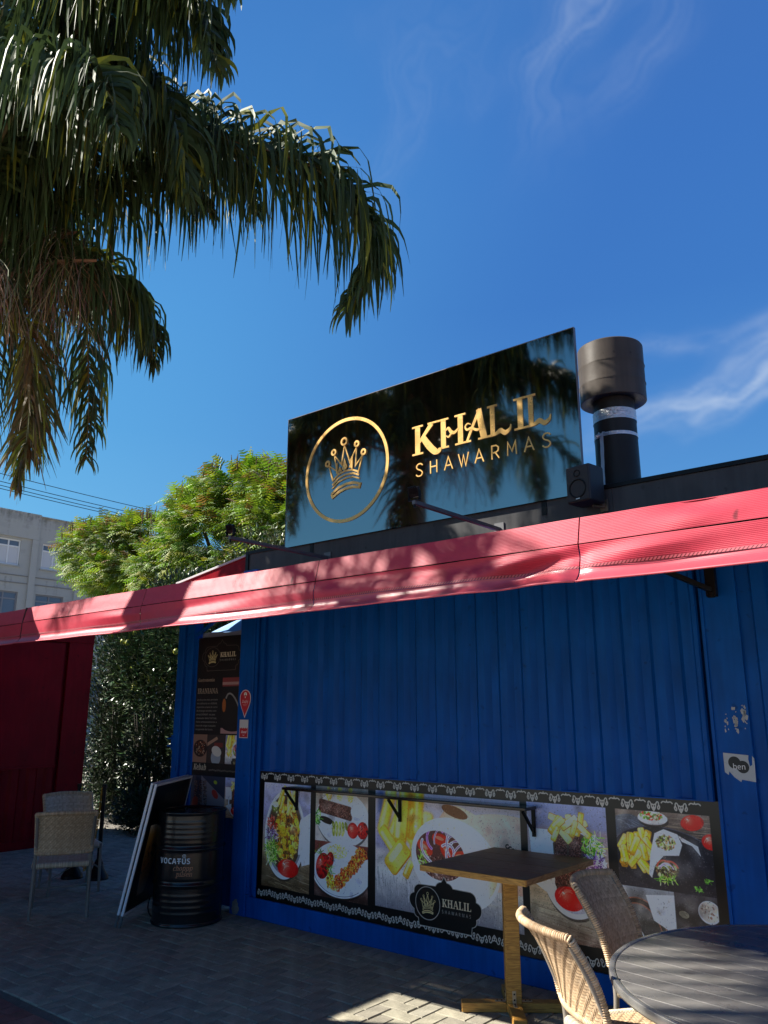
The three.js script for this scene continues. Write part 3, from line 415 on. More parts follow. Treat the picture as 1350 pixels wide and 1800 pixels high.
  T.dishKafta = (c, w, h) => {
    wash(c, 0, 0, w, h, [[0, '#8f94b2'], [0.16, '#7d7f9a'], [0.2, '#8a7c86'], [0.6, '#a48f74'], [0.8, '#9a9484'], [1, '#6c5346']]); planks(c, 0, h * 0.6, w, h * 0.4, ['#5b4436', '#b8ac98', '#3c2a22', '#8d8474'], 260, 0.12); planks(c, w * 0.72, h * 0.18, w * 0.3, h * 0.4, ['#cbb894', '#8a7452'], 60, 0.6);
    plate(c, w * 0.58, h * 0.5, w * 0.4, h * 0.33, 0.12, '#d3d6e2', '#9b9ba6'); c.fillStyle = '#57463a'; ell(c, w * 0.58, h * 0.48, w * 0.34, h * 0.28, 0.12); c.fill();
    bread(c, [[w * 0.02, h * 0.2], [w * 0.32, h * 0.2], [w * 0.34, h * 0.46], [w * 0.05, h * 0.46]]); bread(c, [[w * 0.06, h * 0.6], [w * 0.34, h * 0.54], [w * 0.36, h * 0.72], [w * 0.1, h * 0.62]]);
    shreds(c, w * 0.82, h * 0.29, w * 0.12, h * 0.09, 170, lettuce.concat(['#f0f4e0']), 8, 26, 3); shreds(c, w * 0.84, h * 0.43, w * 0.12, h * 0.06, 120, onion, 10, 26, 3); dabs(c, 60, inEll(w * 0.78, h * 0.53, w * 0.1, h * 0.05), ['#6f7230', '#8f9048', '#474a1e', '#b8b680'], 3, 9);
    kebab(c, w * 0.42, h * 0.42, h * 0.42, w * 0.15, 1.62); kebab(c, w * 0.59, h * 0.42, h * 0.42, w * 0.15, 1.66);
    for (let i = 0; i < 12; i++) fry(c, w * R(0.36, 0.72), h * R(0.11, 0.24), h * R(0.12, 0.19), w * R(0.06, 0.09), R(-1.4, 1.4), ['#efdf8e', '#e8cf62', '#f5eab0']);
    tomato(c, w * 0.5, h * 0.69, w * 0.18, h * 0.085, 0.15); c.fillStyle = '#e0a07c'; ell(c, w * 0.68, h * 0.7, w * 0.035, h * 0.06, -0.2); c.fill(); tomato(c, w * 0.78, h * 0.69, w * 0.09, h * 0.05);
    c.strokeStyle = '#e4e6f0'; c.lineWidth = 6; c.beginPath(); c.ellipse(w * 0.58, h * 0.51, w * 0.39, h * 0.3, 0.12, 0.1, 2.7); c.stroke();
  };
  T.dishRoll = (c, w, h) => { // rolls and chips on a slate plate
    wash(c, 0, 0, w, h, [[0, '#6d5f58'], [0.3, '#3c3432'], [1, '#2a2830']]); planks(c, w * 0.4, 0, w * 0.6, h * 0.3, ['#8f7d6e', '#4b3f38', '#a89680'], 90, 0.02);
    c.fillStyle = '#4b505c'; c.beginPath(); c.moveTo(0, h * 0.1); c.bezierCurveTo(w * 0.2, 0, w * 0.3, h * 0.1, w * 0.33, h * 0.24); c.lineTo(0, h * 0.36); c.closePath(); c.fill(); planks(c, 0, h * 0.1, w * 0.25, h * 0.2, ['#8a92a2', '#2f333c'], 30, 0.3);
    c.fillStyle = '#23222a'; ell(c, w * 0.52, h * 0.6, w * 0.58, h * 0.4, 0.1); c.fill(); c.strokeStyle = '#4a4a58'; c.lineWidth = 3; c.beginPath(); c.ellipse(w * 0.52, h * 0.59, w * 0.57, h * 0.39, 0.1, 3.4, 6.2); c.stroke();
    plate(c, w * 0.41, h * 0.09, w * 0.16, h * 0.09, 0, '#c9c6c6', '#e6e2de'); dabs(c, 120, inEll(w * 0.4, h * 0.06, w * 0.12, h * 0.045), ['#c9402c', '#e8d8b0', '#7fae3e', '#f2ecd8', '#5d8a34'], 2, 7);
    tomato(c, w * 0.82, h * 0.11, w * 0.12, h * 0.1, -0.2); tomato(c, w * 0.99, h * 0.33, w * 0.09, h * 0.1);
    for (let i = 0; i < 26; i++) fry(c, w * R(0.05, 0.38), h * R(0.32, 0.72), h * R(0.2, 0.27), w * R(0.06, 0.085), R(-0.9, 0.7), ['#e3c414', '#f0d83c', '#cfae0c']);
    bread(c, [[w * 0.42, h * 0.28], [w * 0.52, h * 0.22], [w * 0.66, h * 0.27], [w * 0.7, h * 0.4], [w * 0.66, h * 0.54], [w * 0.5, h * 0.56], [w * 0.4, h * 0.7], [w * 0.36, h * 0.86], [w * 0.33, h * 0.82], [w * 0.36, h * 0.55]]); bread(c, [[w * 0.66, h * 0.28], [w * 0.86, h * 0.4], [w * 0.88, h * 0.52], [w * 0.8, h * 0.4], [w * 0.7, h * 0.36]]);
    dabs(c, 260, inEll(w * 0.53, h * 0.39, w * 0.1, h * 0.09), ['#8fa04a', '#c8cc8a', '#5a4a2c', '#b06a4a', '#e8e4c4', '#3c3a20'], 1.5, 6); dabs(c, 260, inEll(w * 0.52, h * 0.74, w * 0.12, h * 0.12), ['#4c4a28', '#8a8f4a', '#2c2416', '#c4c49a', '#6b4a30'], 1.5, 6);
    for (let i = 0; i < 5; i++) { c.strokeStyle = pick(['#e4d8e0', '#c04a3a', '#b79ab8']); c.lineWidth = R(3, 6); c.beginPath(); c.arc(w * R(0.48, 0.56), h * R(0.66, 0.8), w * R(0.05, 0.09), R(3, 4), R(5, 6)); c.stroke(); }
    shreds(c, w * 0.52, h * 0.86, w * 0.1, h * 0.03, 40, lettuce, 6, 18, 2.4); shreds(c, w * 0.93, h * 0.82, w * 0.03, h * 0.03, 22, ['#4f8a2c', '#86b854'], 3, 9, 2.4); shreds(c, w * 0.83, h * 0.93, w * 0.04, h * 0.02, 22, ['#4f8a2c', '#86b854'], 3, 9, 2.4);
  };
  T.flatbread = (c, w, h) => { wash(c, 0, 0, w, h, [[0, '#8e9094'], [0.5, '#3a3634'], [1, '#25232a']]); c.strokeStyle = '#8d5a48'; c.lineWidth = h * 0.1; c.beginPath(); c.ellipse(w * 0.3, h * 0.75, w * 0.5, h * 0.55, 0, 3.6, 6); c.stroke(); c.strokeStyle = '#2c2422'; c.lineWidth = h * 0.06; c.stroke(); bread(c, [[w * 0.48, h * 0.1], [w, h * 0.05], [w, h * 0.62], [w * 0.6, h * 0.45]]); bread(c, [[w * 0.05, h * 0.45], [w * 0.2, h * 0.4], [w * 0.62, h], [w * 0.4, h]]); dabs(c, 40, inEll(w * 0.02, h * 0.85, w * 0.12, h * 0.12), ['#b8902c', '#6a4a18', '#d9b850'], 2, 6); };
  T.balls = (c, w, h) => { wash(c, 0, 0, w, h, [[0, '#2c2a30'], [1, '#1e1c22']]); plate(c, w * 0.8, h * 0.22, w * 0.26, h * 0.16, 0.1, '#cfd0d6', '#b9b2a8'); dabs(c, 60, inEll(w * 0.8, h * 0.2, w * 0.2, h * 0.1), ['#e0d4c4', '#8a6a58', '#c4b4a4'], 1.5, 5); plate(c, w * 0.45, h * 1.0, w * 0.52, h * 0.5, 0, '#c9cbd6', '#b4b6c2'); for (const [x, y] of [[0.24, 0.78], [0.55, 0.72], [0.4, 0.95], [0.72, 0.88]]) { dabs(c, 120, inEll(w * x, h * y, w * 0.16, h * 0.14), ['#6a3a1c', '#8f5426', '#3f2010', '#a8703a'], 1.5, 5); } c.fillStyle = '#d4d2b4'; ell(c, w * 0.2, h * 0.3, w * 0.12, h * 0.05, 0.2); c.fill(); };
  T.grit = (c, w, h, n) => { for (let i = 0; i < n; i++) { c.fillStyle = rr() < 0.5 ? `rgba(255,250,240,${0.16 * rr()})` : `rgba(15,8,6,${0.3 * rr()})`; ell(c, rr() * w, rr() * h, R(0.6, 3.2), R(0.5, 1.8), R(0, 3)); c.fill(); } };
  T.soft = (c, w, h) => { blur(c, 7); for (let i = 0; i < 70; i++) { c.fillStyle = rr() < 0.62 ? `rgba(18,10,8,${R(0.06, 0.24)})` : `rgba(255,246,230,${R(0.05, 0.2)})`; ell(c, rr() * w, rr() * h, R(6, 34), R(5, 20), R(0, 3)); c.fill(); } blur(c, 0); };
  T.clipped = clipped;
  return T;
}
const art = foodArt();

// crown and lettering as strokes in a unit box; used for the print and, as solid letters, for the big sign
const CROWN = [ // closed outlines / open strokes: [width, [points]]
  [0.05, [[-0.36, -0.22], [-0.47, 0.16], [-0.24, -0.02], [-0.3, 0.36], [-0.1, 0.1], [0.0, 0.52], [0.14, 0.1], [0.34, 0.38], [0.3, -0.02], [0.5, 0.16], [0.36, -0.2]]],
  [0.045, [[-0.36, -0.2], [-0.2, -0.1], [0, -0.07], [0.2, -0.09], [0.37, -0.17]]],
  [0.05, [[-0.38, -0.3], [-0.2, -0.19], [0, -0.155], [0.22, -0.17], [0.39, -0.25]]],
  [0.04, [[-0.39, -0.38], [-0.2, -0.27], [0.02, -0.235], [0.22, -0.25], [0.4, -0.33]]],
  [0.07, [[-0.41, -0.5], [-0.2, -0.4], [0.02, -0.365], [0.22, -0.38], [0.41, -0.45], [0.38, -0.52], [0.2, -0.47], [0, -0.465], [-0.2, -0.5], [-0.38, -0.58], [-0.41, -0.5]]],
  [0.05, [[-0.24, -0.02], [-0.16, -0.12]]], [0.05, [[0.22, 0.18], [0.2, -0.08]]], [0.04, [[-0.22, 0.16], [-0.24, -0.08]]],
];
const CROWN_RINGS = [[-0.5, 0.21, 0.055], [-0.31, 0.43, 0.055], [0, 0.6, 0.075], [0.36, 0.45, 0.055], [0.54, 0.22, 0.055]];
const CROWN_FILLS = [[[-0.08, -0.02], [0, 0.22], [0.08, 0], [0, -0.06]], [[0.12, -0.03], [0.24, 0.2], [0.22, -0.06]], [[-0.2, -0.04], [-0.14, 0.06], [-0.08, -0.06]]];
function drawCrown(c, x, y, s, style) { c.save(); c.translate(x, y); c.scale(s, -s); c.strokeStyle = c.fillStyle = style; c.lineJoin = 'round'; for (const [w, pts] of CROWN) { c.lineWidth = w; c.beginPath(); pts.forEach((p, i) => (i ? c.lineTo(...p) : c.moveTo(...p))); c.stroke(); } for (const [a, b, r] of CROWN_RINGS) { c.lineWidth = 0.035; c.beginPath(); c.arc(a, b, r, 0, 6.3); c.stroke(); } for (const f of CROWN_FILLS) { c.beginPath(); f.forEach((p, i) => (i ? c.lineTo(...p) : c.moveTo(...p))); c.fill(); } c.restore(); }
function badgePath(c, w, h) { // scalloped plaque centred on 0,0
  const hw = w / 2, hh = h / 2; c.beginPath(); c.moveTo(-hw * 0.72, hh); c.lineTo(hw * 0.72, hh); c.lineTo(hw * 0.74, hh * 0.72); c.quadraticCurveTo(hw * 0.88, hh * 0.68, hw * 0.86, hh * 0.42); c.quadraticCurveTo(hw, hh * 0.3, hw, hh * 0.05); c.quadraticCurveTo(hw, -hh * 0.16, hw * 0.86, -hh * 0.22); c.quadraticCurveTo(hw * 0.88, -hh * 0.48, hw * 0.72, -hh * 0.56);
  c.lineTo(hw * 0.24, -hh * 0.58); c.quadraticCurveTo(hw * 0.2, -hh * 0.74, hw * 0.08, -hh * 0.76); c.lineTo(0, -hh * 0.98); c.lineTo(-hw * 0.08, -hh * 0.76); c.quadraticCurveTo(-hw * 0.2, -hh * 0.74, -hw * 0.24, -hh * 0.58); c.lineTo(-hw * 0.72, -hh * 0.56); c.quadraticCurveTo(-hw * 0.88, -hh * 0.48, -hw * 0.86, -hh * 0.22); c.quadraticCurveTo(-hw, -hh * 0.16, -hw, hh * 0.05); c.quadraticCurveTo(-hw, hh * 0.3, -hw * 0.86, hh * 0.42); c.quadraticCurveTo(-hw * 0.88, hh * 0.68, -hw * 0.74, hh * 0.72); c.closePath();
}
function drawBadge(c, x, y, w, h, line) {
  c.save(); c.translate(x, y); badgePath(c, w, h); c.fillStyle = '#0a090b'; c.fill(); c.strokeStyle = line; c.lineWidth = Math.max(1.4, w * 0.008); c.stroke();
  c.beginPath(); c.arc(-w * 0.235, h * 0.06, h * 0.31, 0, 6.3); c.stroke(); drawCrown(c, -w * 0.235, h * 0.075, h * 0.33, '#d9c88e');
  c.fillStyle = '#e6d6b4'; c.font = `bold ${h * 0.21}px serif`; c.textBaseline = 'alphabetic'; c.save(); c.translate(-w * 0.035, h * 0.075); c.scale((w * 0.4) / c.measureText('KHALIL').width, 1); c.fillText('KHALIL', 0, 0); c.restore();
  c.fillStyle = '#b8b2aa'; c.font = `${h * 0.085}px sans-serif`; c.letterSpacing = `${h * 0.035}px`; c.save(); c.translate(-w * 0.035, h * 0.2); c.scale((w * 0.41) / c.measureText('SHAWARMAS').width, 1); c.fillText('SHAWARMAS', 0, 0); c.restore(); c.letterSpacing = '0px'; c.restore();
}
function ornament(c, x0, x1, y, unit, h, style, flip) { // running filigree of hearts and curls
  c.strokeStyle = style; c.lineCap = 'round'; c.lineWidth = Math.max(1.1, h * 0.1);
  for (let x = x0; x + unit <= x1 + 1; x += unit) for (const s of flip ? [1, -1] : [1, 1]) {
    const cx = x + unit * (s === 1 && !flip ? 0.25 : 0.25), o = flip && s === -1 ? unit / 2 : 0, k = flip ? s : 1, X = cx + o; if (!flip && s !== 1) continue;
    c.beginPath(); c.moveTo(X, y + k * h * 0.46); c.bezierCurveTo(X - unit * 0.12, y + k * h * 0.1, X - unit * 0.1, y - k * h * 0.2, X, y + k * h * 0.02); c.bezierCurveTo(X + unit * 0.1, y - k * h * 0.2, X + unit * 0.12, y + k * h * 0.1, X, y + k * h * 0.46); c.stroke();
    c.beginPath(); c.moveTo(X, y + k * h * 0.12); c.lineTo(X, y + k * h * 0.3); c.moveTo(X - unit * 0.025, y + k * h * 0.2); c.lineTo(X + unit * 0.025, y + k * h * 0.2); c.stroke();
    for (const d of [-1, 1]) { c.beginPath(); c.moveTo(X + d * unit * 0.08, y); c.bezierCurveTo(X + d * unit * 0.13, y - k * h * 0.42, X + d * unit * 0.22, y - k * h * 0.28, X + d * unit * 0.19, y + k * h * 0.02); c.stroke(); c.beginPath(); c.ellipse(X + d * unit * 0.19, y + k * h * 0.17, unit * 0.035, h * 0.15, d * 0.3, 0, 6.3); c.stroke(); }
    if (!flip) { const X2 = X + unit / 2; c.beginPath(); c.moveTo(X2 - unit * 0.2, y - h * 0.2); c.bezierCurveTo(X2 - unit * 0.1, y - h * 0.5, X2 - unit * 0.04, y - h * 0.1, X2, y - h * 0.36); c.bezierCurveTo(X2 + unit * 0.04, y - h * 0.1, X2 + unit * 0.1, y - h * 0.5, X2 + unit * 0.2, y - h * 0.2); c.stroke(); }
  }
}
let posterCanvas;
{ // ------------------------------------------------ long food poster under the hatch
  const X0 = 0.224, X1 = 4.136, Y0 = 0.168, Y1 = 1.196, W = 2048, H = Math.round((W * (Y1 - Y0)) / (X1 - X0)), S = W / (X1 - X0);
  const tex = canvasTex(W, H, (c) => {
    posterCanvas = c.canvas; c.fillStyle = '#0b0b0d'; c.fillRect(0, 0, W, H);
    const P = (x0, x1, y0, y1, f) => art.clipped(c, (x0 - X0) * S, (Y1 - y1) * S, (x1 - x0) * S, (y1 - y0) * S, (w, h) => { f(c, w, h); art.soft(c, w, h); art.grit(c, w, h, w * h * 0.03); });
    P(0.285, 0.852, 0.275, 1.102, art.dishChicken); P(0.91, 1.476, 0.69, 1.108, art.dishRice); P(0.91, 1.476, 0.28, 0.69, art.dishSaffron); P(1.55, 2.82, 0.292, 1.11, art.wrap); P(2.872, 3.436, 0.3, 1.115, art.dishKafta); P(3.497, 4.072, 0.68, 1.115, art.dishRoll); P(3.497, 3.828, 0.3, 0.68, art.flatbread); P(3.828, 4.072, 0.3, 0.68, art.balls);
    c.filter = 'brightness(1.35) contrast(1.12) saturate(1.1)'; c.drawImage(c.canvas, 0, 0); c.filter = 'none';
    ornament(c, 8, W - 8, H * 0.042, 0.165 * S, 38, '#d6cfc6', false); ornament(c, 8, W - 8, H * 0.948, 0.2 * S, 36, '#d6cfc6', true);
    drawBadge(c, (2.185 - X0) * S, (Y1 - 0.395) * S, 0.62 * S, 0.345 * S, '#c9c4bc');
  });
  const p = thing('food_poster', 'long black poster of kebab dishes with white scroll borders under the blue hatch', 'poster');
  part(p, 'backing_board', [span(X0, X1, Y0, Y1, 0.002, 0.012)], M.black);
  const g = flat(new THREE.PlaneGeometry(X1 - X0, Y1 - Y0)); g.translate((X0 + X1) / 2, (Y0 + Y1) / 2, 0.0145);
  part(p, 'print', g, std({ map: tex, roughness: 0.28 }), true);
}
{ // ------------------------------------------------ tall menu banner on the gate
  const X0 = -0.815, X1 = -0.115, Y0 = 0.3, Y1 = 2.405, W = 520, H = Math.round((W * (Y1 - Y0)) / (X1 - X0)), S = W / (X1 - X0), py = (y) => (Y1 - y) * S;
  const tex = canvasTex(W, H, (c) => {
    c.fillStyle = '#0c090b'; c.fillRect(0, 0, W, H); c.save(); drawBadge(c, W * 0.52, py(2.18), W * 0.84, 0.38 * S, '#6a6258'); c.restore();
    c.fillStyle = '#a8917c'; c.font = 'bold 33px serif'; c.save(); c.translate(18, py(1.86)); c.scale(0.86, 1.25); c.fillText('Gastronomia', 0, 0); c.restore(); c.font = 'bold 44px serif'; c.save(); c.translate(18, py(1.715)); c.scale(0.98, 1.5); c.fillText('IRANIANA', 0, 0); c.restore();
    c.fillStyle = '#8c857e'; c.font = 'bold 21px sans-serif'; const lines = ['um dos pratos mais apreciados', 'na culinaria e o KEBAB,', 'espetinho a base de carne', 'de frango servido com', 'arroz DOMAT. ou pao', 'chamado NAN TAFTAN.', 'Feito artesanalmente a', 'base de trigo e assado', 'na parede do forno.'];
    lines.forEach((t, i) => { c.save(); c.translate(16, py(1.63) + i * 33); c.scale(Math.min(1, 236 / c.measureText(t).width), 1); c.fillText(t, 0, 0); c.restore(); });
    art.clipped(c, 0.57 * W, py(1.9), 0.43 * W, 0.66 * S, (w, h) => { c.fillStyle = '#8a3a3a'; c.fillRect(0, 0, w, h * 0.25); c.fillStyle = '#b58a84'; c.fillRect(0, h * 0.08, w, h * 0.05); c.fillStyle = '#141012'; c.fillRect(0, h * 0.16, w, h * 0.84); c.fillStyle = '#17110f'; c.beginPath(); c.ellipse(w * 0.5, h * 0.66, w * 0.48, h * 0.3, 0, 0, 6.3); c.fill(); c.strokeStyle = '#8f8a86'; c.lineWidth = 15; c.beginPath(); c.moveTo(w * 0.2, h * 0.38); c.bezierCurveTo(w * 0.3, h * 0.2, w * 0.6, h * 0.3, w * 0.85, h * 0.55); c.stroke(); c.fillStyle = '#a85a20'; c.beginPath(); c.ellipse(w * 0.12, h * 0.5, w * 0.09, h * 0.12, 0, 0, 6.3); c.fill(); c.fillStyle = '#b98a84'; c.fillRect(0, h * 0.9, w, h * 0.1); c.fillStyle = '#120c0c'; c.beginPath(); c.ellipse(w * 0.55, h * 0.86, w * 0.5, h * 0.1, 0, 0, 6.3); c.fill(); });
    const y3 = py(1.225), h3 = 0.33 * S; art.clipped(c, 0, y3, W * 0.3, h3, (w, h) => { c.fillStyle = '#8f6a58'; c.fillRect(0, 0, w, h); c.fillStyle = '#2c1612'; c.beginPath(); c.arc(w * 0.52, h * 0.5, w * 0.48, 0, 6.3); c.fill(); const r = rng(4); for (let i = 0; i < 130; i++) { c.fillStyle = ['#8a3a1c', '#b8642a', '#d8b89a', '#4a1c10'][Math.floor(r() * 4)]; c.fillRect(w * (0.2 + 0.6 * r()), h * (0.25 + 0.45 * r()), 9, 5); } });
    art.clipped(c, W * 0.31, y3, W * 0.36, h3, (w, h) => { c.fillStyle = '#3a2c2a'; c.fillRect(0, 0, w, h); c.fillStyle = '#b58a70'; c.save(); c.translate(w * 0.25, h * 0.25); c.rotate(-0.5); c.fillRect(-60, -14, 130, 26); c.restore(); c.fillStyle = '#7c2c26'; c.fillRect(w * 0.4, h * 0.28, w * 0.5, h * 0.16); c.fillStyle = '#9aa0ac'; c.beginPath(); c.ellipse(w * 0.52, h * 0.8, w * 0.28, h * 0.28, 0, 0, 6.3); c.fill(); c.fillStyle = '#d8cfc4'; c.beginPath(); c.ellipse(w * 0.55, h * 0.58, w * 0.3, h * 0.17, 0.5, 0, 6.3); c.fill(); });
    art.clipped(c, W * 0.69, y3, W * 0.31, h3, (w, h) => c.drawImage(posterCanvas, 693, 45, 420, 428, 0, 0, w, h * 1.05));
    c.fillStyle = '#c4b49c'; c.font = 'italic bold 52px serif'; c.save(); c.translate(14, py(0.8) - 6); c.scale(0.85, 1.35); c.fillText('Kebab', 0, 0); c.restore(); ornament(c, W * 0.36, W, py(0.815), 62, 20, '#8d8378', true);
    const y4 = py(0.745), h4 = 0.445 * S; art.clipped(c, 0, y4, W * 0.72, h4, (w, h) => { c.fillStyle = '#3c4055'; c.fillRect(0, 0, w, h); c.fillStyle = '#8d8a94'; c.beginPath(); c.moveTo(w * 0.3, 0); c.lineTo(w * 1.05, h * 0.6); c.lineTo(w * 0.95, h); c.lineTo(w * 0.3, h); c.closePath(); c.fill(); c.fillStyle = '#a8bf3c'; c.beginPath(); c.ellipse(w * 0.72, h * 0.15, 20, 15, 0.4, 0, 6.3); c.fill(); const r = rng(9); for (let q = 0; q < 3; q++) for (let i = 0; i < 260; i++) { c.fillStyle = ['#2c1a16', '#5c3a2e', '#8a6456', '#1c100e', '#a08070'][Math.floor(r() * 5)]; const t = r(); c.fillRect(w * (0.08 + q * 0.13 + 0.1 * r() + t * 0.06), h * (0.12 + 0.85 * t), 8, 5); } c.fillStyle = '#a84a34'; c.beginPath(); c.ellipse(w * 0.14, h * 0.72, 34, 60, 0.2, 0, 6.3); c.fill(); c.fillStyle = '#b23a34'; c.beginPath(); c.ellipse(w * 0.72, h * 0.45, 26, 44, -0.7, 0, 6.3); c.fill(); });
    art.clipped(c, W * 0.72, y4, W * 0.28, h4 * 1.18, (w, h) => c.drawImage(posterCanvas, 1386, 42, 292, 426, 0, 0, w * 1.5, h));
  });
  const b = thing('menu_banner', 'tall black printed menu banner with kebab photographs on the blue gate', 'banner');
  part(b, 'banner_sheet', [span(X0, X1, 0.76, Y1, -0.048, -0.042)], M.black);
  const g = flat(new THREE.PlaneGeometry(X1 - X0, Y1 - 0.76)); g.translate((X0 + X1) / 2, (0.76 + Y1) / 2, -0.0395); part(b, 'print', g, std({ map: tex, roughness: 0.45 }), true);
}
{ // ------------------------------------------------ stickers on the kiosk
  const flatPrint = (name, label, w, h, x, y, z, tex, shape) => { const s = shape ?? poly([[-w / 2, -h / 2], [w / 2, -h / 2], [w / 2, h / 2], [-w / 2, h / 2]]); const g = extrude(s, 0.0015, 0, 16), p = g.attributes.position, uv = g.attributes.uv; for (let i = 0; i < p.count; i++) uv.setXY(i, p.getX(i) / w + 0.5, p.getY(i) / h + 0.5); at(g, x, y, z); return single(name, g, std({ map: tex, roughness: 0.45 }), label, 'sticker', undefined, true); };
  const pin = new THREE.Shape(); pin.moveTo(0, -0.125); pin.bezierCurveTo(-0.05, -0.03, -0.075, 0.0, -0.075, 0.05); pin.absarc(0, 0.05, 0.075, Math.PI, 0, true); pin.bezierCurveTo(0.075, 0.0, 0.05, -0.03, 0, -0.125);
  flatPrint('pin_sticker', 'red map-pin shaped sticker on the blue corner post', 0.15, 0.25, 0.005, 1.765, 0.0315, canvasTex(150, 250, (c) => { c.fillStyle = '#e8d8d8'; c.fillRect(0, 0, 150, 250); c.fillStyle = '#c81e2c'; c.beginPath(); c.moveTo(75, 236); c.bezierCurveTo(28, 150, 7, 125, 7, 75); c.arc(75, 75, 68, Math.PI, 0); c.bezierCurveTo(143, 125, 122, 150, 75, 236); c.fill(); c.fillStyle = '#f2e6d8'; c.beginPath(); c.arc(75, 42, 20, 0, 6.3); c.moveTo(58, 50); c.lineTo(75, 78); c.lineTo(92, 50); c.fill(); c.fillStyle = '#222'; c.font = 'bold 24px sans-serif'; c.textAlign = 'center'; c.fillText('Z', 75, 51); c.fillStyle = '#f0dcd4'; c.font = '34px sans-serif'; c.fillText('Zuply', 75, 116); c.fillStyle = '#d88a88'; c.fillRect(44, 130, 62, 4); c.fillRect(52, 140, 46, 4); }), pin);
  flatPrint('delivery_sticker', 'small red and white shop-front sticker below the map-pin sticker', 0.118, 0.16, 0.0, 1.545, 0.0315, canvasTex(118, 160, (c) => { c.fillStyle = '#d8cdc8'; c.fillRect(0, 0, 118, 160); c.fillStyle = '#c41a28'; c.fillRect(5, 66, 108, 88); c.fillStyle = '#d8cdc8'; for (let i = 0; i < 4; i++) { c.beginPath(); c.arc(18 + i * 27, 64, 13, 0, 3.2); c.fill(); } c.fillStyle = '#f4e4e0'; c.textAlign = 'center'; c.font = 'italic bold 30px sans-serif'; c.fillText('ifood', 59, 118); c.lineWidth = 4; c.strokeStyle = '#f4e4e0'; c.beginPath(); c.arc(59, 126, 12, 0.4, 2.7); c.stroke(); }));
  const torn = poly([[-0.08, -0.035], [-0.06, -0.05], [-0.055, -0.03], [-0.03, -0.06], [0.005, -0.085], [0.01, -0.072], [0.085, -0.082], [0.088, 0.045], [0.078, 0.06], [0.074, 0.01], [0.06, 0.002], [0.055, 0.04], [0.058, 0.062], [-0.08, 0.072]]);
  flatPrint('torn_sticker', 'torn white sticker with a black double-circle emblem on the blue wall', 0.18, 0.17, 4.262, 1.395, 0.0095, canvasTex(180, 170, (c) => { c.fillStyle = '#b9bcc0'; c.fillRect(0, 0, 180, 170); const r = rng(6); for (let i = 0; i < 60; i++) { c.fillStyle = `rgba(120,125,130,${0.3 * r()})`; c.fillRect(180 * r(), 170 * r(), 20 * r(), 6 * r()); } c.fillStyle = '#0c0c10'; c.beginPath(); c.arc(68, 66, 34, 0, 6.3); c.arc(112, 88, 34, 0, 6.3); c.fill(); c.fillStyle = '#e8e8ea'; c.font = '42px sans-serif'; c.textAlign = 'center'; c.fillText('ben', 92, 102); }), torn);
  const rr = rng(41), bits = []; for (let i = 0; i < 46; i++) { const col = i < 8 ? 0 : i < 30 ? 1 : 2, x = 4.205 + col * 0.052 + 0.022 * rr(), y = 1.56 + 0.14 * rr() + 0.02 * col, s = 0.003 + 0.01 * rr() * rr(), pts = []; for (let k = 0; k < 6; k++) { const a = k * 1.047 + rr(); pts.push([x + Math.cos(a) * s * (0.5 + rr()), y + Math.sin(a) * s * (0.8 + 1.4 * rr())]); } bits.push(at(extrude(poly(pts), 0.0008), 0, 0, 0.0092)); }
  single('sticker_residue', bits, std({ color: RGB(0.42, 0.44, 0.46), roughness: 0.8 }), 'flecks of scraped-off sticker residue on the blue wall', 'residue');
}

// ---------------------------------------------------------------- big roof sign with raised gold lettering
const gold = std({ color: RGB(0.72, 0.43, 0.13), metalness: 0.4, roughness: 0.38, roughnessMap: tRough });
function ribbon(pts, w, closed = false) { // flat stroke of width w along 2-D points -> Shape
  const n = pts.length, L = [], Rr = [];
  for (let i = 0; i < n; i++) {
    const a = closed ? pts[(i + n - 1) % n] : pts[Math.max(0, i - 1)], b = pts[i], c = closed ? pts[(i + 1) % n] : pts[Math.min(n - 1, i + 1)];
    const d1 = [b[0] - a[0], b[1] - a[1]], d2 = [c[0] - b[0], c[1] - b[1]], l1 = Math.hypot(...d1) || 1, l2 = Math.hypot(...d2) || 1;
    let n1 = [-d1[1] / l1, d1[0] / l1], n2 = [-d2[1] / l2, d2[0] / l2]; if (!d1[0] && !d1[1]) n1 = n2; if (!d2[0] && !d2[1]) n2 = n1;
    let m = [n1[0] + n2[0], n1[1] + n2[1]]; const lm = Math.hypot(...m) || 1; m = [m[0] / lm, m[1] / lm]; const k = Math.min(2.2, 1 / Math.max(0.3, m[0] * n1[0] + m[1] * n1[1])), ww = (Array.isArray(w) ? w[i] : w) / 2;
    L.push([b[0] + m[0] * k * ww, b[1] + m[1] * k * ww]); Rr.push([b[0] - m[0] * k * ww, b[1] - m[1] * k * ww]);
  }
  if (!closed) return poly([...L, ...Rr.reverse()]);
  const area = (q) => Math.abs(THREE.ShapeUtils.area(q.map(([x, y]) => new THREE.Vector2(x, y)))), [out, inn] = area(L) > area(Rr) ? [L, Rr] : [Rr, L], s = poly(out); s.holes.push(new THREE.Path(inn.reverse().map(([x, y]) => new THREE.Vector2(x, y)))); return s;
}
const smooth2 = (pts, n = 20) => new THREE.SplineCurve(pts.map(([x, y]) => new THREE.Vector2(x, y))).getPoints(n).map((p) => [p.x, p.y]);
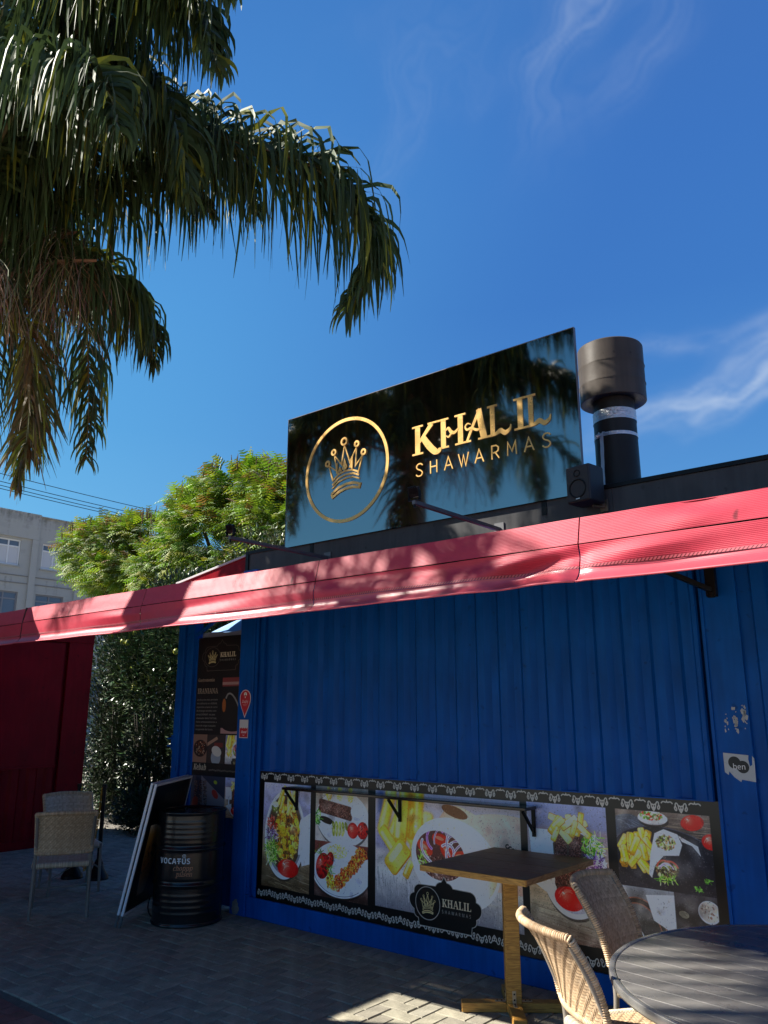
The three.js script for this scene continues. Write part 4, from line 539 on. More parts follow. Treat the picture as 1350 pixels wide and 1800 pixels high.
{
  const X0 = 0.465, X1 = 3.43, Y0 = 3.152, Y1 = 4.395, Z = 0.03, T = 0.004;
  const s = thing('roof_sign', 'large glossy black roof sign with gold crown emblem and KHALIL SHAWARMAS lettering', 'sign');
  // thin sheet, a touch uneven like real cladding, so its mirror image wobbles
  const face = grid(60, 26, (u, v) => { const x = mix(X0, X1, u), y = mix(Y0, Y1, v); return [x, y, Z + 0.0016 * fbm(x * 1.4, y * 1.4, 3, 2) * Math.sin(u * 3.14) * Math.sin(v * 3.14)]; });
  part(s, 'panel_face', face, phy({ color: RGB(0.3, 0.285, 0.28), metalness: 1, roughness: 0.05, clearcoat: 0.4, clearcoatRoughness: 0.03 }), true);
  part(s, 'panel_back', [span(X0, X1, Y0, Y1, Z - 0.024, Z - 0.004)], M.black);
  part(s, 'edge_trim', [span(X0 - 0.004, X0, Y0, Y1, Z - 0.024, Z + 0.003), span(X1, X1 + 0.004, Y0, Y1, Z - 0.024, Z + 0.003), span(X0 - 0.004, X1 + 0.004, Y1, Y1 + 0.004, Z - 0.024, Z + 0.003)], std({ color: RGB(0.1, 0.1, 0.11), roughness: 0.3 }));
  for (const x of [X0 + 0.32, X1 - 0.32]) part(s, 'support_frame', [span(x - 0.02, x + 0.02, 3.05, 4.2, -0.06, Z - 0.024), bar([x, 3.1, -0.9], [x, 4.1, -0.06], 0.035)], M.black);
  const up = (g) => at(g, 0, 0, Z + 0.0015);
  // ring and crown
  const C = [1.212, 3.757], ring = Array.from({ length: 72 }, (_, i) => [C[0] + 0.478 * Math.cos((i / 72) * 6.28319), C[1] + 0.462 * Math.sin((i / 72) * 6.28319)]);
  part(s, 'emblem_ring', up(extrude(ribbon(ring, 0.03, true), T)), gold);
  const cs = 0.41, cp = ([x, y]) => [C[0] - 0.005 + (x * Math.cos(0.05) - y * Math.sin(0.05)) * cs, C[1] + 0.015 + (y * Math.cos(0.05) + x * Math.sin(0.05)) * cs];
  const crown = CROWN.map(([w, pts], i) => at(extrude(ribbon(pts.map(cp), w * cs * 0.8), T), 0, 0, i * 0.0006)); CROWN_RINGS.forEach(([x, y, r]) => crown.push(at(extrude(ribbon(Array.from({ length: 20 }, (_, i) => cp([x + r * Math.cos(i * 0.314159), y + r * Math.sin(i * 0.314159)])), 0.018, true), T), 0, 0, 0.005))); CROWN_FILLS.forEach((f) => crown.push(at(extrude(poly(f.map(cp)), T), 0, 0, 0.0055)));
  part(s, 'crown_emblem', up(merge(crown)), gold);
  // KHALIL: slab capitals with swashes; unit = cap height 1, drawn from strokes
  const ch = 0.25, base = 3.722, letters = [];
  const Lt = (name, x, w, list) => { const g = list.map((sh, i) => at(extrude(sh, T), 0, 0, i * 0.0005)); const m = merge(g); m.scale(w, ch, 1); at(m, x, base, 0); part(s, 'letter', up(m), gold).userData.label = 'gold capital ' + name; };
  const stem = (x, a = 0, b = 1, w = 0.2) => poly([[x - w / 2, a], [x + w / 2, a], [x + w / 2, b], [x - w / 2, b]]);
  const serif = (x, y, w = 0.44, h = 0.06) => poly([[x - w / 2, y - h / 2], [x + w / 2, y - h / 2], [x + w / 2, y + h / 2], [x - w / 2, y + h / 2]]);
  const wave = (pts, w) => ribbon(smooth2(pts, 26), w);
  const tapers = (pts, ws) => { const c = smooth2(pts, 26); return ribbon(c, c.map((_, i) => { const t = (i / (c.length - 1)) * (ws.length - 1), k = Math.min(ws.length - 2, Math.floor(t)); return mix(ws[k], ws[k + 1], t - k); })); };
  Lt('K', 1.975, 0.25, [stem(0.14), serif(0.14, 0.03), serif(0.14, 0.97), tapers([[0.22, 0.42], [0.5, 0.72], [0.72, 0.95]], [0.1, 0.13, 0.16]), serif(0.76, 0.97, 0.4), tapers([[0.36, 0.56], [0.6, 0.22], [0.84, -0.02], [1.02, -0.04], [1.05, 0.06]], [0.2, 0.24, 0.22, 0.1, 0.06])]);
  Lt('H', 2.235, 0.235, [stem(0.14), serif(0.14, 0.03), serif(0.14, 0.97), stem(0.84), serif(0.84, 0.03), serif(0.84, 0.97), tapers([[0.26, 0.58], [0.36, 0.64], [0.46, 0.5], [0.6, 0.44], [0.76, 0.54]], [0.04, 0.08, 0.12, 0.1, 0.06]), tapers([[0.26, 0.4], [0.36, 0.34], [0.46, 0.42], [0.58, 0.46]], [0.03, 0.06, 0.06, 0.03])]);
  Lt('A', 2.465, 0.235, [tapers([[0.1, 0.02], [0.36, 0.52], [0.64, 1.0]], [0.08, 0.1, 0.12]), tapers([[0.6, 1.0], [0.68, 0.5], [0.78, 0.02]], [0.2, 0.23, 0.24]), serif(0.1, 0.03, 0.34), serif(0.78, 0.03, 0.46), tapers([[0.72, 0.36], [0.5, 0.34], [0.3, 0.44], [0.12, 0.42], [0.06, 0.54], [0.16, 0.62], [0.28, 0.56]], [0.07, 0.08, 0.08, 0.07, 0.05, 0.04, 0.03])]);
  for (const [x, w] of [[2.69, 0.2], [3.02, 0.2]]) Lt('L', x, w, [stem(0.18), serif(0.18, 0.97), tapers([[0.0, 0.03], [0.3, 0.05], [0.52, 0.12], [0.72, 0.02], [0.92, 0.1], [0.98, 0.24]], [0.06, 0.1, 0.16, 0.15, 0.1, 0.04])]);
  Lt('I', 2.895, 0.19, [stem(0.38, 0, 1, 0.24), serif(0.38, 0.03, 0.56), serif(0.38, 0.97, 0.56)]);
  // SHAWARMAS: light sans strokes
  const G = { S: [[[0.92, 0.84], [0.7, 0.98], [0.34, 0.97], [0.14, 0.78], [0.3, 0.58], [0.68, 0.44], [0.88, 0.24], [0.7, 0.03], [0.3, 0.02], [0.08, 0.16]]], H: [[[0.1, 0], [0.1, 1]], [[0.9, 0], [0.9, 1]], [[0.1, 0.52], [0.9, 0.52]]], A: [[[0, 0], [0.5, 1], [1, 0]], [[0.2, 0.34], [0.8, 0.34]]], W: [[[-0.1, 1], [0.25, 0], [0.5, 0.86], [0.75, 0], [1.1, 1]]], R: [[[0.12, 0], [0.12, 1], [0.6, 1], [0.86, 0.84], [0.82, 0.58], [0.56, 0.48], [0.12, 0.48]], [[0.5, 0.48], [0.92, 0]]], M: [[[0.02, 0], [0.08, 1], [0.5, 0.3], [0.92, 1], [0.98, 0]]] };
  [...'SHAWARMAS'].forEach((l, i) => { const x = 1.985 + i * 0.1435, w = 0.078, h = 0.105; part(s, 'letter', up(merge(G[l].map((st, k) => at(extrude(ribbon((l === 'S' ? smooth2(st, 28) : st).map(([a, b]) => [x + a * w, 3.54 + b * h]), 0.0105), T), 0, 0, k * 0.0005)))), gold); });
}

// ---------------------------------------------------------------- chimney, loudspeaker, sign lamps
{
  const c = thing('exhaust_chimney', 'black exhaust flue with wide round cap and silver tape bands behind the sign', 'chimney', [3.46, 0, -0.52]);
  const soot = paint(0.035, 0.032, 0.03, 0.55), capM = paint(0.075, 0.062, 0.052, 0.6), tape = std({ color: RGB(0.6, 0.6, 0.61), metalness: 0.85, roughness: 0.38, bumpMap: tCrinkle, bumpScale: 0.02 });
  part(c, 'flue_pipe', [flat(new THREE.LatheGeometry([[0.16, 3.0], [0.158, 3.3], [0.156, 3.84], [0.15, 3.86], [0.15, 4.06]].map(([x, y]) => new THREE.Vector2(x, y)), 48))], soot);
  const prof = [[0.15, 4.06], [0.15, 3.975], [0.236, 3.965], [0.244, 3.97], [0.244, 4.09], [0.249, 4.095], [0.244, 4.1], [0.244, 4.235], [0.249, 4.24], [0.244, 4.245], [0.244, 4.4], [0.238, 4.41], [0.14, 4.425], [0.01, 4.43]].map(([x, y]) => new THREE.Vector2(x, y));
  const cap = part(c, 'cap', [flat(new THREE.LatheGeometry(prof, 56))], capM);
  part(cap, 'rivets', Array.from({ length: 3 }, (_, i) => [4.14].map((y) => at(new THREE.SphereGeometry(0.005, 6, 4), 0.245 * Math.cos(i * 0.63 + y), y, 0.245 * Math.sin(i * 0.63 + y)))).flat(), M.steel).userData.kind = 'stuff';
  const band = (y0, y1, a) => flat(new THREE.LatheGeometry(Array.from({ length: 8 }, (_, i) => new THREE.Vector2(0.1585 + 0.0016 * Math.sin(i * 2.1 + a), mix(y0, y1, i / 7))), 48));
  part(c, 'tape_band', band(3.8, 3.885, 1), tape); part(c, 'tape_band', band(3.672, 3.7, 2), tape);
  part(c, 'tape_strip', grid(3, 20, (u, v) => { const a = 1.88 + 0.2 * (u - 0.5) + 0.03 * Math.sin(v * 5), r = 0.1645 + 0.0012 * Math.sin(v * 30 + u * 4); return [r * Math.cos(a), mix(3.17, 3.68, v), r * Math.sin(a)]; }), tape, true);
  part(c, 'tape_knot', [rbox(0.05, 0.03, 0.03, 0.162 * Math.cos(2.05), 3.685, 0.162 * Math.sin(2.05), 0.008, 0.2, 0.5, 0.4), tube([[-0.06, 3.7, 0.17], [-0.03, 3.67, 0.185], [-0.02, 3.69, 0.19], [0.02, 3.672, 0.175]], 0.006, 10, 5)], tape);
}
{
  const s = thing('loudspeaker', 'small black outdoor loudspeaker on a wall bracket beside the sign', 'speaker', [3.492, 3.17, 0.13], -0.16);
  part(s, 'cabinet', [rbox(0.19, 0.255, 0.17, 0, 0, 0, 0.014)], std({ color: RGB(0.014, 0.014, 0.015), roughness: 0.6, bumpMap: tGrain, bumpScale: 0.0008 }));
  const gr = part(s, 'grille', [rbox(0.172, 0.235, 0.008, 0, 0, 0.086, 0.003)], std({ color: RGB(0.02, 0.02, 0.021), roughness: 0.75, bumpMap: tGrain, bumpScale: 0.002 }));
  part(gr, 'woofer_ring', flat(at(new THREE.TorusGeometry(0.062, 0.006, 8, 36), 0, -0.035, 0.091)), M.black); part(gr, 'badge', [rbox(0.03, 0.008, 0.004, 0, -0.104, 0.092, 0.001)], M.steel); part(gr, 'tweeter', flat(at(new THREE.TorusGeometry(0.022, 0.004, 8, 24), 0, 0.07, 0.091)), M.black);
  part(s, 'bracket', [bar([0.05, -0.1, -0.07], [0.06, -0.14, -0.125], 0.02), rbox(0.06, 0.08, 0.012, 0.06, -0.13, -0.118, 0.003), rod([0.03, -0.14, -0.03], [0.06, -0.14, -0.11], 0.009)], std({ color: RGB(0.12, 0.09, 0.06), roughness: 0.6, metalness: 0.4 }));
}
for (const [x, L] of [[0.985, 1.1], [2.735, 1.04]]) {
  const l = thing('sign_lamp', x < 2 ? 'small floodlight on a long arm in front of the crown emblem end of the sign' : 'small floodlight on a long arm below the gold lettering of the sign', 'lamp', [x, 3.0, 0], 0, 'floodlights on arms over the awning');
  part(l, 'arm', [span(-0.014, 0.014, -0.014, 0.014, 0.0, L, 0.003), span(-0.04, 0.04, -0.05, 0.05, 0.001, 0.01)], std({ color: RGB(0.1, 0.1, 0.105), roughness: 0.45, metalness: 0.3 }));
  part(l, 'yoke', [span(-0.045, -0.04, 0.014, 0.075, L - 0.02, L, 0), span(0.04, 0.045, 0.014, 0.075, L - 0.02, L, 0), span(-0.045, 0.045, 0.012, 0.017, L - 0.02, L, 0), cyl(0.008, 0.008, 0.05, 0, -0.01, L - 0.012, 8)], M.black);
  const h = part(l, 'lamp_head', [rbox(0.078, 0.062, 0.03, 0, 0.07, L - 0.012, 0.005, 0.5)], M.black);
  part(h, 'glass_pane', [rbox(0.06, 0.045, 0.004, 0, 0.062, L - 0.0285, 0.001, 0.5)], std({ color: RGB(0.5, 0.52, 0.5), roughness: 0.2 }));
  part(h, 'cooling_fin', [-2, -1, 0, 1, 2].map((i) => rbox(0.004, 0.05, 0.014, i * 0.014, 0.078, L + 0.007, 0.001, 0.5)), M.black);
}

// ---------------------------------------------------------------- black drum
{
  const R0 = 0.285, H = 0.88, d = thing('oil_drum', 'glossy black steel drum with white and copper beer lettering beside the gate', 'drum', [-0.2, 0, 0.4]);
  const P = [[0.01, 0.012], [0.27, 0.012], [0.282, 0.0], [0.292, 0.004], [0.294, 0.016], [0.286, 0.024]];
  for (let i = 0; i <= 120; i++) { const y = 0.03 + (0.82 * i) / 120; let r = R0; for (const [c, a, w] of [[0.315, 0.011, 0.011], [0.345, -0.003, 0.01], [0.59, 0.011, 0.011], [0.62, -0.004, 0.01]]) r += a * Math.exp(-(((y - c) / w) ** 2)); for (const c of [0.1, 0.145, 0.19, 0.235, 0.68, 0.72, 0.76, 0.8]) r += 0.0018 * Math.exp(-(((y - c) / 0.011) ** 2)); P.push([r, y]); }
  P.push([0.286, 0.86], [0.294, 0.868], [0.293, 0.878], [0.286, 0.88], [0.28, 0.874], [0.276, 0.862], [0.01, 0.862]);
  part(d, 'shell', [flat(new THREE.LatheGeometry(P.map(([x, y]) => new THREE.Vector2(x, y)), 80))], M.drum);
  part(d, 'bung', [cyl(0.03, 0.034, 0.014, 0.16, 0.868, 0.08, 16)], M.drum); part(d, 'bung', [cyl(0.016, 0.02, 0.012, -0.17, 0.867, -0.06, 14)], M.drum);
  // lettering wrapped round the shell, between the rolling hoops; distances along the shell in metres from the side that faces +z
  const fSans = await new FontLoader().loadAsync('fonts/droid/droid_sans_bold.typeface.json'), fSerif = await new FontLoader().loadAsync('fonts/droid/droid_serif_regular.typeface.json');
  const wrapRound = (shapes, s0, y0, squeeze = 1, slant = 0) => { const g = flat(new THREE.ShapeGeometry(shapes, 6)), p = g.attributes.position, r = R0 + 0.0014; for (let i = 0; i < p.count; i++) { const y = p.getY(i), a = (s0 + (p.getX(i) + slant * y) * squeeze) / R0; p.setXYZ(i, Math.sin(a) * r, y0 + y, Math.cos(a) * r); } g.computeVertexNormals(); return g; };
  const inkW = std({ color: RGB(0.66, 0.68, 0.7), roughness: 0.45 }), inkC = std({ color: RGB(0.5, 0.22, 0.11), roughness: 0.45 });
  let sx = -0.012; for (const l of 'VOCATUS') { const sh = fSans.generateShapes(l, 0.043), bb = new THREE.Box2().setFromPoints(sh.flatMap((q) => q.getPoints())); const lt = [wrapRound(sh, sx, 0.485, 1)], mid = sx + (bb.min.x + bb.max.x) / 2; const bars = (pts) => lt.push(wrapRound(poly(pts), mid, 0.485)); if (l === 'T') bars([[-0.017, 0.018], [0.017, 0.018], [0.017, 0.023], [-0.017, 0.023]]);
    part(d, 'letter', merge(lt), inkW); if (l === 'U') part(d, 'emblem', merge([wrapRound(ribbon(Array.from({ length: 24 }, (_, i) => [0.013 * Math.cos(i * 0.2618), 0.06 + 0.013 * Math.sin(i * 0.2618)]), 0.003, true), mid, 0.485), wrapRound(ribbon([[0, 0.068], [-0.005, 0.06], [0, 0.054], [0.005, 0.06]], 0.002, true), mid, 0.485)]), inkW); sx += bb.max.x + 0.0045; }
  part(d, 'script_line', wrapRound(fSerif.generateShapes('choppp', 0.035), 0.125, 0.435, 0.95, 0.25), inkC); part(d, 'script_line', wrapRound(fSerif.generateShapes('pilsen', 0.035), 0.155, 0.39, 0.95, 0.25), inkC);
  const cable = single('cable', [tube([[-0.42, 0.012, 0.46], [-0.47, 0.012, 0.55], [-0.44, 0.1, 0.62], [-0.4, 0.2, 0.63]], 0.006, 24, 6)], M.black, 'thin black cable curling on the ground between drum and sandwich board', 'cable');
}

// ---------------------------------------------------------------- folded sandwich board leaning on the drum
{
  const b = thing('sandwich_board', 'folded black sandwich board with white edges and a beer glass print leaning on the drum', 'signboard', [-0.4, 0, 0.91], Math.atan2(0.824, -0.567));
  // local +z = the printed side, local x = along the board away from the near edge
  const tilt = new THREE.Matrix4().makeRotationX(0.205), Wd = 0.93, H0 = 0.09, H1 = 1.13;
  const tilted = (g) => { g.applyMatrix4(tilt); return g; };
  const tex = canvasTex(512, 576, (c, w, h) => { c.fillStyle = '#0c0c0e'; c.fillRect(0, 0, w, h); c.fillStyle = '#4a4636'; c.font = 'bold 92px sans-serif'; c.fillText('PROMO', 150, 112); const g = c.createLinearGradient(0, 190, 0, 500); g.addColorStop(0, '#cfc6b4'); g.addColorStop(0.16, '#b8863a'); g.addColorStop(0.6, '#8a5418'); g.addColorStop(1, '#6e5a48'); c.fillStyle = g; c.beginPath(); c.moveTo(60, 190); c.lineTo(240, 190); c.quadraticCurveTo(232, 400, 190, 520); c.lineTo(110, 520); c.quadraticCurveTo(66, 400, 60, 190); c.fill(); const r = rng(2); for (let i = 0; i < 50; i++) { c.fillStyle = 'rgba(20,16,12,.8)'; c.beginPath(); c.ellipse(90 + 120 * r(), 290 + 130 * r(), 12 * r(), 5, r() * 3, 0, 6.3); c.fill(); } c.strokeStyle = '#a49c8c'; c.lineWidth = 3; c.beginPath(); c.moveTo(60, 190); c.quadraticCurveTo(66, 400, 110, 520); c.stroke(); });
  const near = 1; // the near edge lies at local x = 0, the board runs to +x or -x; sign found below
  const dir = Math.sign(V(1, 0, 0).applyAxisAngle(V(0, 1, 0), b.rotation.y).dot(V(-0.53, 0, -0.77)));
  const xs = (a0, a1) => (dir > 0 ? [a0, a1] : [-a1, -a0]);
  for (const z of [0, -0.034]) { const p = part(b, 'panel', tilted(merge([span(...xs(0.018, Wd - 0.018), H0 + 0.018, H1 - 0.018, z - 0.012, z + 0.004)])), M.black);
    part(p, 'edge_frame', tilted(merge([span(...xs(0, 0.02), H0, H1, z - 0.012, z + 0.008, 0.002), span(...xs(Wd - 0.02, Wd), H0, H1, z - 0.012, z + 0.008, 0.002), span(...xs(0.02, Wd - 0.02), H1 - 0.02, H1, z - 0.012, z + 0.008, 0.002), span(...xs(0.02, Wd - 0.02), H0, H0 + 0.02, z - 0.012, z + 0.008, 0.002)])), M.white);
    for (const e of [xs(0.002, 0.018), xs(Wd - 0.018, Wd - 0.002)]) part(b, 'leg', tilted(merge([span(...e, 0.0, H0, z - 0.01, z + 0.006)])), std({ color: RGB(0.1, 0.1, 0.1), roughness: 0.5 })); }
  const g = flat(new THREE.PlaneGeometry(Wd - 0.04, H1 - H0 - 0.04)); const [c0, c1] = xs(0.02, Wd - 0.02); g.translate((c0 + c1) / 2, (H0 + H1) / 2, 0.0055); part(b, 'print', tilted(g), std({ map: tex, roughness: 0.3 }), true);
}

// ---------------------------------------------------------------- stanchions and chain
{
  const mk = (x, z, lab) => { const s = thing('stanchion_post', lab, 'stanchion', [x, 0, z], 0, 'black stanchions by the red container'); part(s, 'pole', [cyl(0.02, 0.024, 0.74, 0, 0.55, 0, 16), cyl(0.026, 0.026, 0.03, 0, 0.925, 0, 16)], M.black); part(s, 'base', [flat(new THREE.LatheGeometry([[0.01, 0.2], [0.026, 0.2], [0.034, 0.185], [0.06, 0.1], [0.105, 0.03], [0.112, 0.0], [0.1, 0.0]].map(([a, b]) => new THREE.Vector2(a, b)), 28))], M.black); return s; };
  mk(-2.3, -0.04, 'black plastic stanchion with cone base standing clear on the path'); mk(-2.56, 0.1, 'black plastic stanchion half hidden behind the wicker chairs');
  const links = [], curve = new THREE.CatmullRomCurve3([[-2.54, 0.9, 0.09], [-2.52, 0.6, 0.08], [-2.47, 0.26, 0.06], [-2.43, 0.09, 0.04], [-2.38, 0.24, 0.01], [-2.34, 0.6, -0.02], [-2.325, 0.88, -0.03]].map((p) => V(...p))), n = 56;
  for (let i = 0; i < n; i++) { const p = curve.getPointAt(i / (n - 1)), t = curve.getTangentAt(i / (n - 1)), g = new THREE.TorusGeometry(0.0125, 0.0042, 6, 12); g.scale(1, 1.75, 1); g.rotateY(i % 2 ? Math.PI / 2 : 0); g.applyQuaternion(new THREE.Quaternion().setFromUnitVectors(V(0, 1, 0), t)); g.translate(p.x, p.y, p.z); links.push(g); }
  single('plastic_chain', links, std({ color: RGB(0.55, 0.27, 0.02), roughness: 0.5 }), 'yellow plastic chain hanging between the two black stanchions', 'chain');
}

// ---------------------------------------------------------------- wicker chairs
const mWeave = ['weave'].map(() => std({ vertexColors: true, roughness: 0.62, bumpMap: tGrain, bumpScale: 0.0006, side: THREE.DoubleSide }))[0];
function weave(f, nu, nv, amp, seed, colA, colB) { // over-under strands on a surface f(u, v) -> Vector3
  const r = rng(seed), P = [], C = [];
  const nrm = (u, v) => { const e = 0.004, a = f(Math.min(1, u + e), v).sub(f(Math.max(0, u - e), v)), b = f(u, Math.min(1, v + e)).sub(f(u, Math.max(0, v - e))); return a.cross(b).normalize(); };
  const strand = (along, k, n, m) => {
    const base = mix(0, 1, (k + 0.5) / n), w = 0.5 / n, kk = r(), lum = 0.9 + 0.2 * r(), cols = colA.map((q, i) => mix(q, colB[i], kk) * lum), rows = [];
    for (let i = 0; i <= m * 2; i++) {
      const t = i / (m * 2), ph = Math.cos((Math.PI / 2) * (i / 2 - 0.5 + (along ? k : k)) + Math.PI / 4) * (along ? 1 : -1), off = amp * ph;
      const row = [-1, 0, 1].map((s) => { const u = along ? t : base + s * w, v = along ? base + s * w : t, p = f(clamp(u), clamp(v)), nn = nrm(clamp(u), clamp(v)); return p.addScaledVector(nn, off + (s ? 0 : amp * 0.5)); });
      rows.push(row);
    }
    for (let i = 0; i < rows.length - 1; i++) for (let s = 0; s < 2; s++) { const a = rows[i][s], b = rows[i][s + 1], c = rows[i + 1][s + 1], d = rows[i + 1][s]; for (const p of [a, b, c, a, c, d]) { P.push(p.x, p.y, p.z); const q = 0.94 + 0.12 * hash(i, k); C.push(cols[0] * q, cols[1] * q, cols[2] * q); } }
  };
  for (let j = 0; j < nv; j++) strand(true, j, nv, nu); for (let i = 0; i < nu; i++) strand(false, i, nu, nv);
  const g = new THREE.BufferGeometry(); g.setAttribute('position', new THREE.Float32BufferAttribute(P, 3)); g.setAttribute('color', new THREE.Float32BufferAttribute(C, 3)); g.computeVertexNormals(); return boxUV(g);
}
function tint(g, f) { const p = g.attributes.position, c = new Float32Array(p.count * 3); for (let i = 0; i < p.count; i++) { const q = f(i); c.set(q, i * 3); } g.setAttribute('color', new THREE.BufferAttribute(c, 3)); return g; }
function wrapRail(pts, r, n, cA, cB, seed) { // rail bound with strand after strand
  const c = new THREE.CatmullRomCurve3(pts.map((p) => V(...p))), L = [], rr = rng(seed);
  for (let i = 0; i < n; i++) { const t = (i + 0.5) / n, p = c.getPointAt(t), d = c.getTangentAt(t), g = new THREE.TorusGeometry(r, (0.5 * c.getLength()) / n * 1.08, 5, 10); g.applyQuaternion(new THREE.Quaternion().setFromUnitVectors(V(0, 0, 1), d)); g.translate(p.x, p.y, p.z); const k = 0.82 + 0.36 * rr(), m = rr(); L.push(tint(flat(g), () => cA.map((q, j) => mix(q, cB[j], m) * k))); }
  return mergeGeometries(L);
}
const cA = [0.46, 0.31, 0.175], cB = [0.62, 0.46, 0.29];
function makeChair() {
  const o = new THREE.Group();
  const back = (u, v) => { const x = (u - 0.5) * 2, w = mix(0.222, 0.236, v); return V(x * w, mix(0.52, 0.845, v) + 0.02 * v * (1 - x * x * 0.6), -0.225 - 0.15 * v - 0.085 * (1 - x * x) * (0.5 + 0.5 * v) + 0.025 * Math.sin(v * 3.14)); };
  part(o, 'backrest', weave(back, 34, 24, 0.0022, 11, cA, cB), mWeave, true);
  part(o, 'back_core', grid(20, 14, (u, v) => back(mix(0.01, 0.99, u), mix(0.01, 0.99, v)).toArray()), std({ color: RGB(0.3, 0.2, 0.115), roughness: 0.8, side: THREE.DoubleSide }), true);
  const rim = []; for (let i = 0; i <= 12; i++) rim.push(back(0, i / 12).toArray()); for (let i = 1; i <= 16; i++) rim.push(back(i / 16, 1).toArray()); for (let i = 11; i >= 0; i--) rim.push(back(1, i / 12).toArray());
  part(o, 'back_rim', mergeGeometries([wrapRail(rim, 0.0125, 130, cA, cB, 5), wrapRail(Array.from({ length: 9 }, (_, i) => back(i / 8, 0).toArray()), 0.01, 50, cA, cB, 6)]), mWeave, true);
  const seat = (u, v) => V((u - 0.5) * 0.45, 0.432 - 0.02 * Math.sin(u * 3.14) * Math.sin(v * 3.14), mix(0.215, -0.2, v));
  part(o, 'seat', weave(seat, 32, 28, 0.0022, 12, cA, cB), mWeave, true);
  const rail = (a, b, s) => wrapRail([a, [(a[0] + b[0]) / 2, a[1], (a[2] + b[2]) / 2], b], 0.021, 56, [0.46, 0.36, 0.24], [0.62, 0.52, 0.38], s);
  part(o, 'seat_rail', mergeGeometries([rail([-0.21, 0.418, 0.218], [0.21, 0.418, 0.218], 1), rail([-0.21, 0.418, -0.2], [0.21, 0.418, -0.2], 2), rail([-0.226, 0.418, -0.19], [-0.226, 0.418, 0.2], 3), rail([0.226, 0.418, -0.19], [0.226, 0.418, 0.2], 4)]), mWeave, true);
  for (const s of [-1, 1]) {
    part(o, 'leg', [tube([[s * 0.232, 0.0, 0.235], [s * 0.228, 0.2, 0.222], [s * 0.226, 0.43, 0.214]], 0.0135, 10, 12), cyl(0.015, 0.015, 0.012, s * 0.232, 0.006, 0.235, 12)], M.legMetal);
    part(o, 'leg', [tube([[s * 0.228, 0.0, -0.255], [s * 0.226, 0.2, -0.225], [s * 0.224, 0.42, -0.205], [s * 0.222, 0.52, -0.222], [s * 0.226, 0.7, -0.295], [s * 0.23, 0.83, -0.37]], 0.0135, 26, 12), cyl(0.015, 0.015, 0.012, s * 0.228, 0.006, -0.255, 12)], M.legMetal);
    part(o, 'stretcher', [rod([s * 0.228, 0.21, 0.22], [s * 0.226, 0.21, -0.222], 0.007)], M.legMetal);
  }
  part(o, 'stretcher', [rod([-0.227, 0.21, -0.02], [0.227, 0.21, -0.02], 0.007), rod([-0.2, 0.4, 0.2], [0.2, 0.215, -0.01], 0.004)], M.legMetal);
  return o;
}
{
  const proto = makeChair();
  const list = [
    [4.2, 1.49, 0.62, -0.78, 'wicker chair with sunlit woven back turned to the round table edge', 'chairs at the round table'],
    [4.1, 0.8, 0.99, -0.06, 'wicker chair between the round table and the food poster', 'chairs at the round table'],
    [-1.27, 0.95, -0.86, -0.5, 'wicker chair showing its woven back, beside the red container', 'chairs by the red container'],
    [-2.06, 0.42, 0.95, 0.3, 'wicker chair facing out from the red container, pushed up to another chair', 'chairs by the red container'],
    [-1.9, 1.56, 0.97, -0.1, 'wicker chair with its seat front turned to the paving, standing apart by the red container', 'chairs by the red container'],
  ];
  list.forEach(([x, z, dx, dz, label, group], i) => { const c = i ? proto.clone() : proto; c.name = numbered('wicker_chair'); c.position.set(x, 0, z); c.rotation.set(0, Math.atan2(dx, dz), 0); tag(c, label, 'chair', group); scene.add(c); });
}

// ---------------------------------------------------------------- wooden pedestal table
{
  const t = thing('wooden_table', 'square wooden plank table on a single post with cross feet', 'table', [2.99, 0, 0.455]);
  const wd = (r, g, b, rough = 0.55) => std({ color: RGB(r, g, b), map: tWood, roughness: rough, bumpMap: tGrain, bumpScale: 0.0006 });
  const wTop = [wd(0.4, 0.235, 0.115), wd(0.36, 0.21, 0.105), wd(0.42, 0.25, 0.12), wd(0.38, 0.225, 0.11)], wEdge = wd(0.64, 0.33, 0.07), wPost = wd(0.6, 0.3, 0.055);
  const n = 4, D = 0.82, pw = D / n;
  for (let i = 0; i < n; i++) { const z = -D / 2 + pw * (i + 0.5), p = part(t, 'plank', [rbox(0.72, 0.034, pw - 0.007, 0, 0.793, z, 0.004)], wTop[i]); if (i === n - 1) part(p, 'edge_lipping', [rbox(0.72, 0.033, 0.014, 0, 0.7925, D / 2 + 0.0055, 0.002)], wEdge); }
  part(t, 'apron', [rbox(0.6, 0.022, 0.07, 0, 0.764, 0.12, 0.002), rbox(0.6, 0.022, 0.07, 0, 0.764, -0.2, 0.002)], wEdge);
  const piv = (g) => at(g, 0, 0, 0, 0, Math.PI / 4 - 0.12, 0);
  part(t, 'post', piv(merge([rbox(0.088, 0.755, 0.088, 0, 0.3775, 0, 0.004)])), wPost);
  for (let i = 0; i < 4; i++) {
    const a = (i * Math.PI) / 2, f = part(t, 'foot', piv(at(merge([rbox(0.26, 0.05, 0.075, 0.045 + 0.13, 0.026, 0, 0.004)]), 0, 0, 0, 0, a, 0)), wPost);
    const br = [rbox(0.003, 0.062, 0.022, 0.0465, 0.085, 0, 0.001), rbox(0.062, 0.003, 0.022, 0.078, 0.0525, 0, 0.001)]; const b = part(f, 'angle_bracket', piv(at(merge(br), 0, 0, 0, 0, a, 0)), std({ color: RGB(0.5, 0.42, 0.3), metalness: 0.8, roughness: 0.4 }));
    part(f, 'screw', piv(at(merge([[0.0485, 0.07, 0], [0.0485, 0.1, 0]].map(([x, y, z]) => at(new THREE.SphereGeometry(0.005, 8, 6), x, y, z)).concat([0.07, 0.096].map((x) => at(new THREE.SphereGeometry(0.005, 8, 6), x, 0.0545, 0)))), 0, 0, 0, 0, a, 0)), M.black);
  }
}
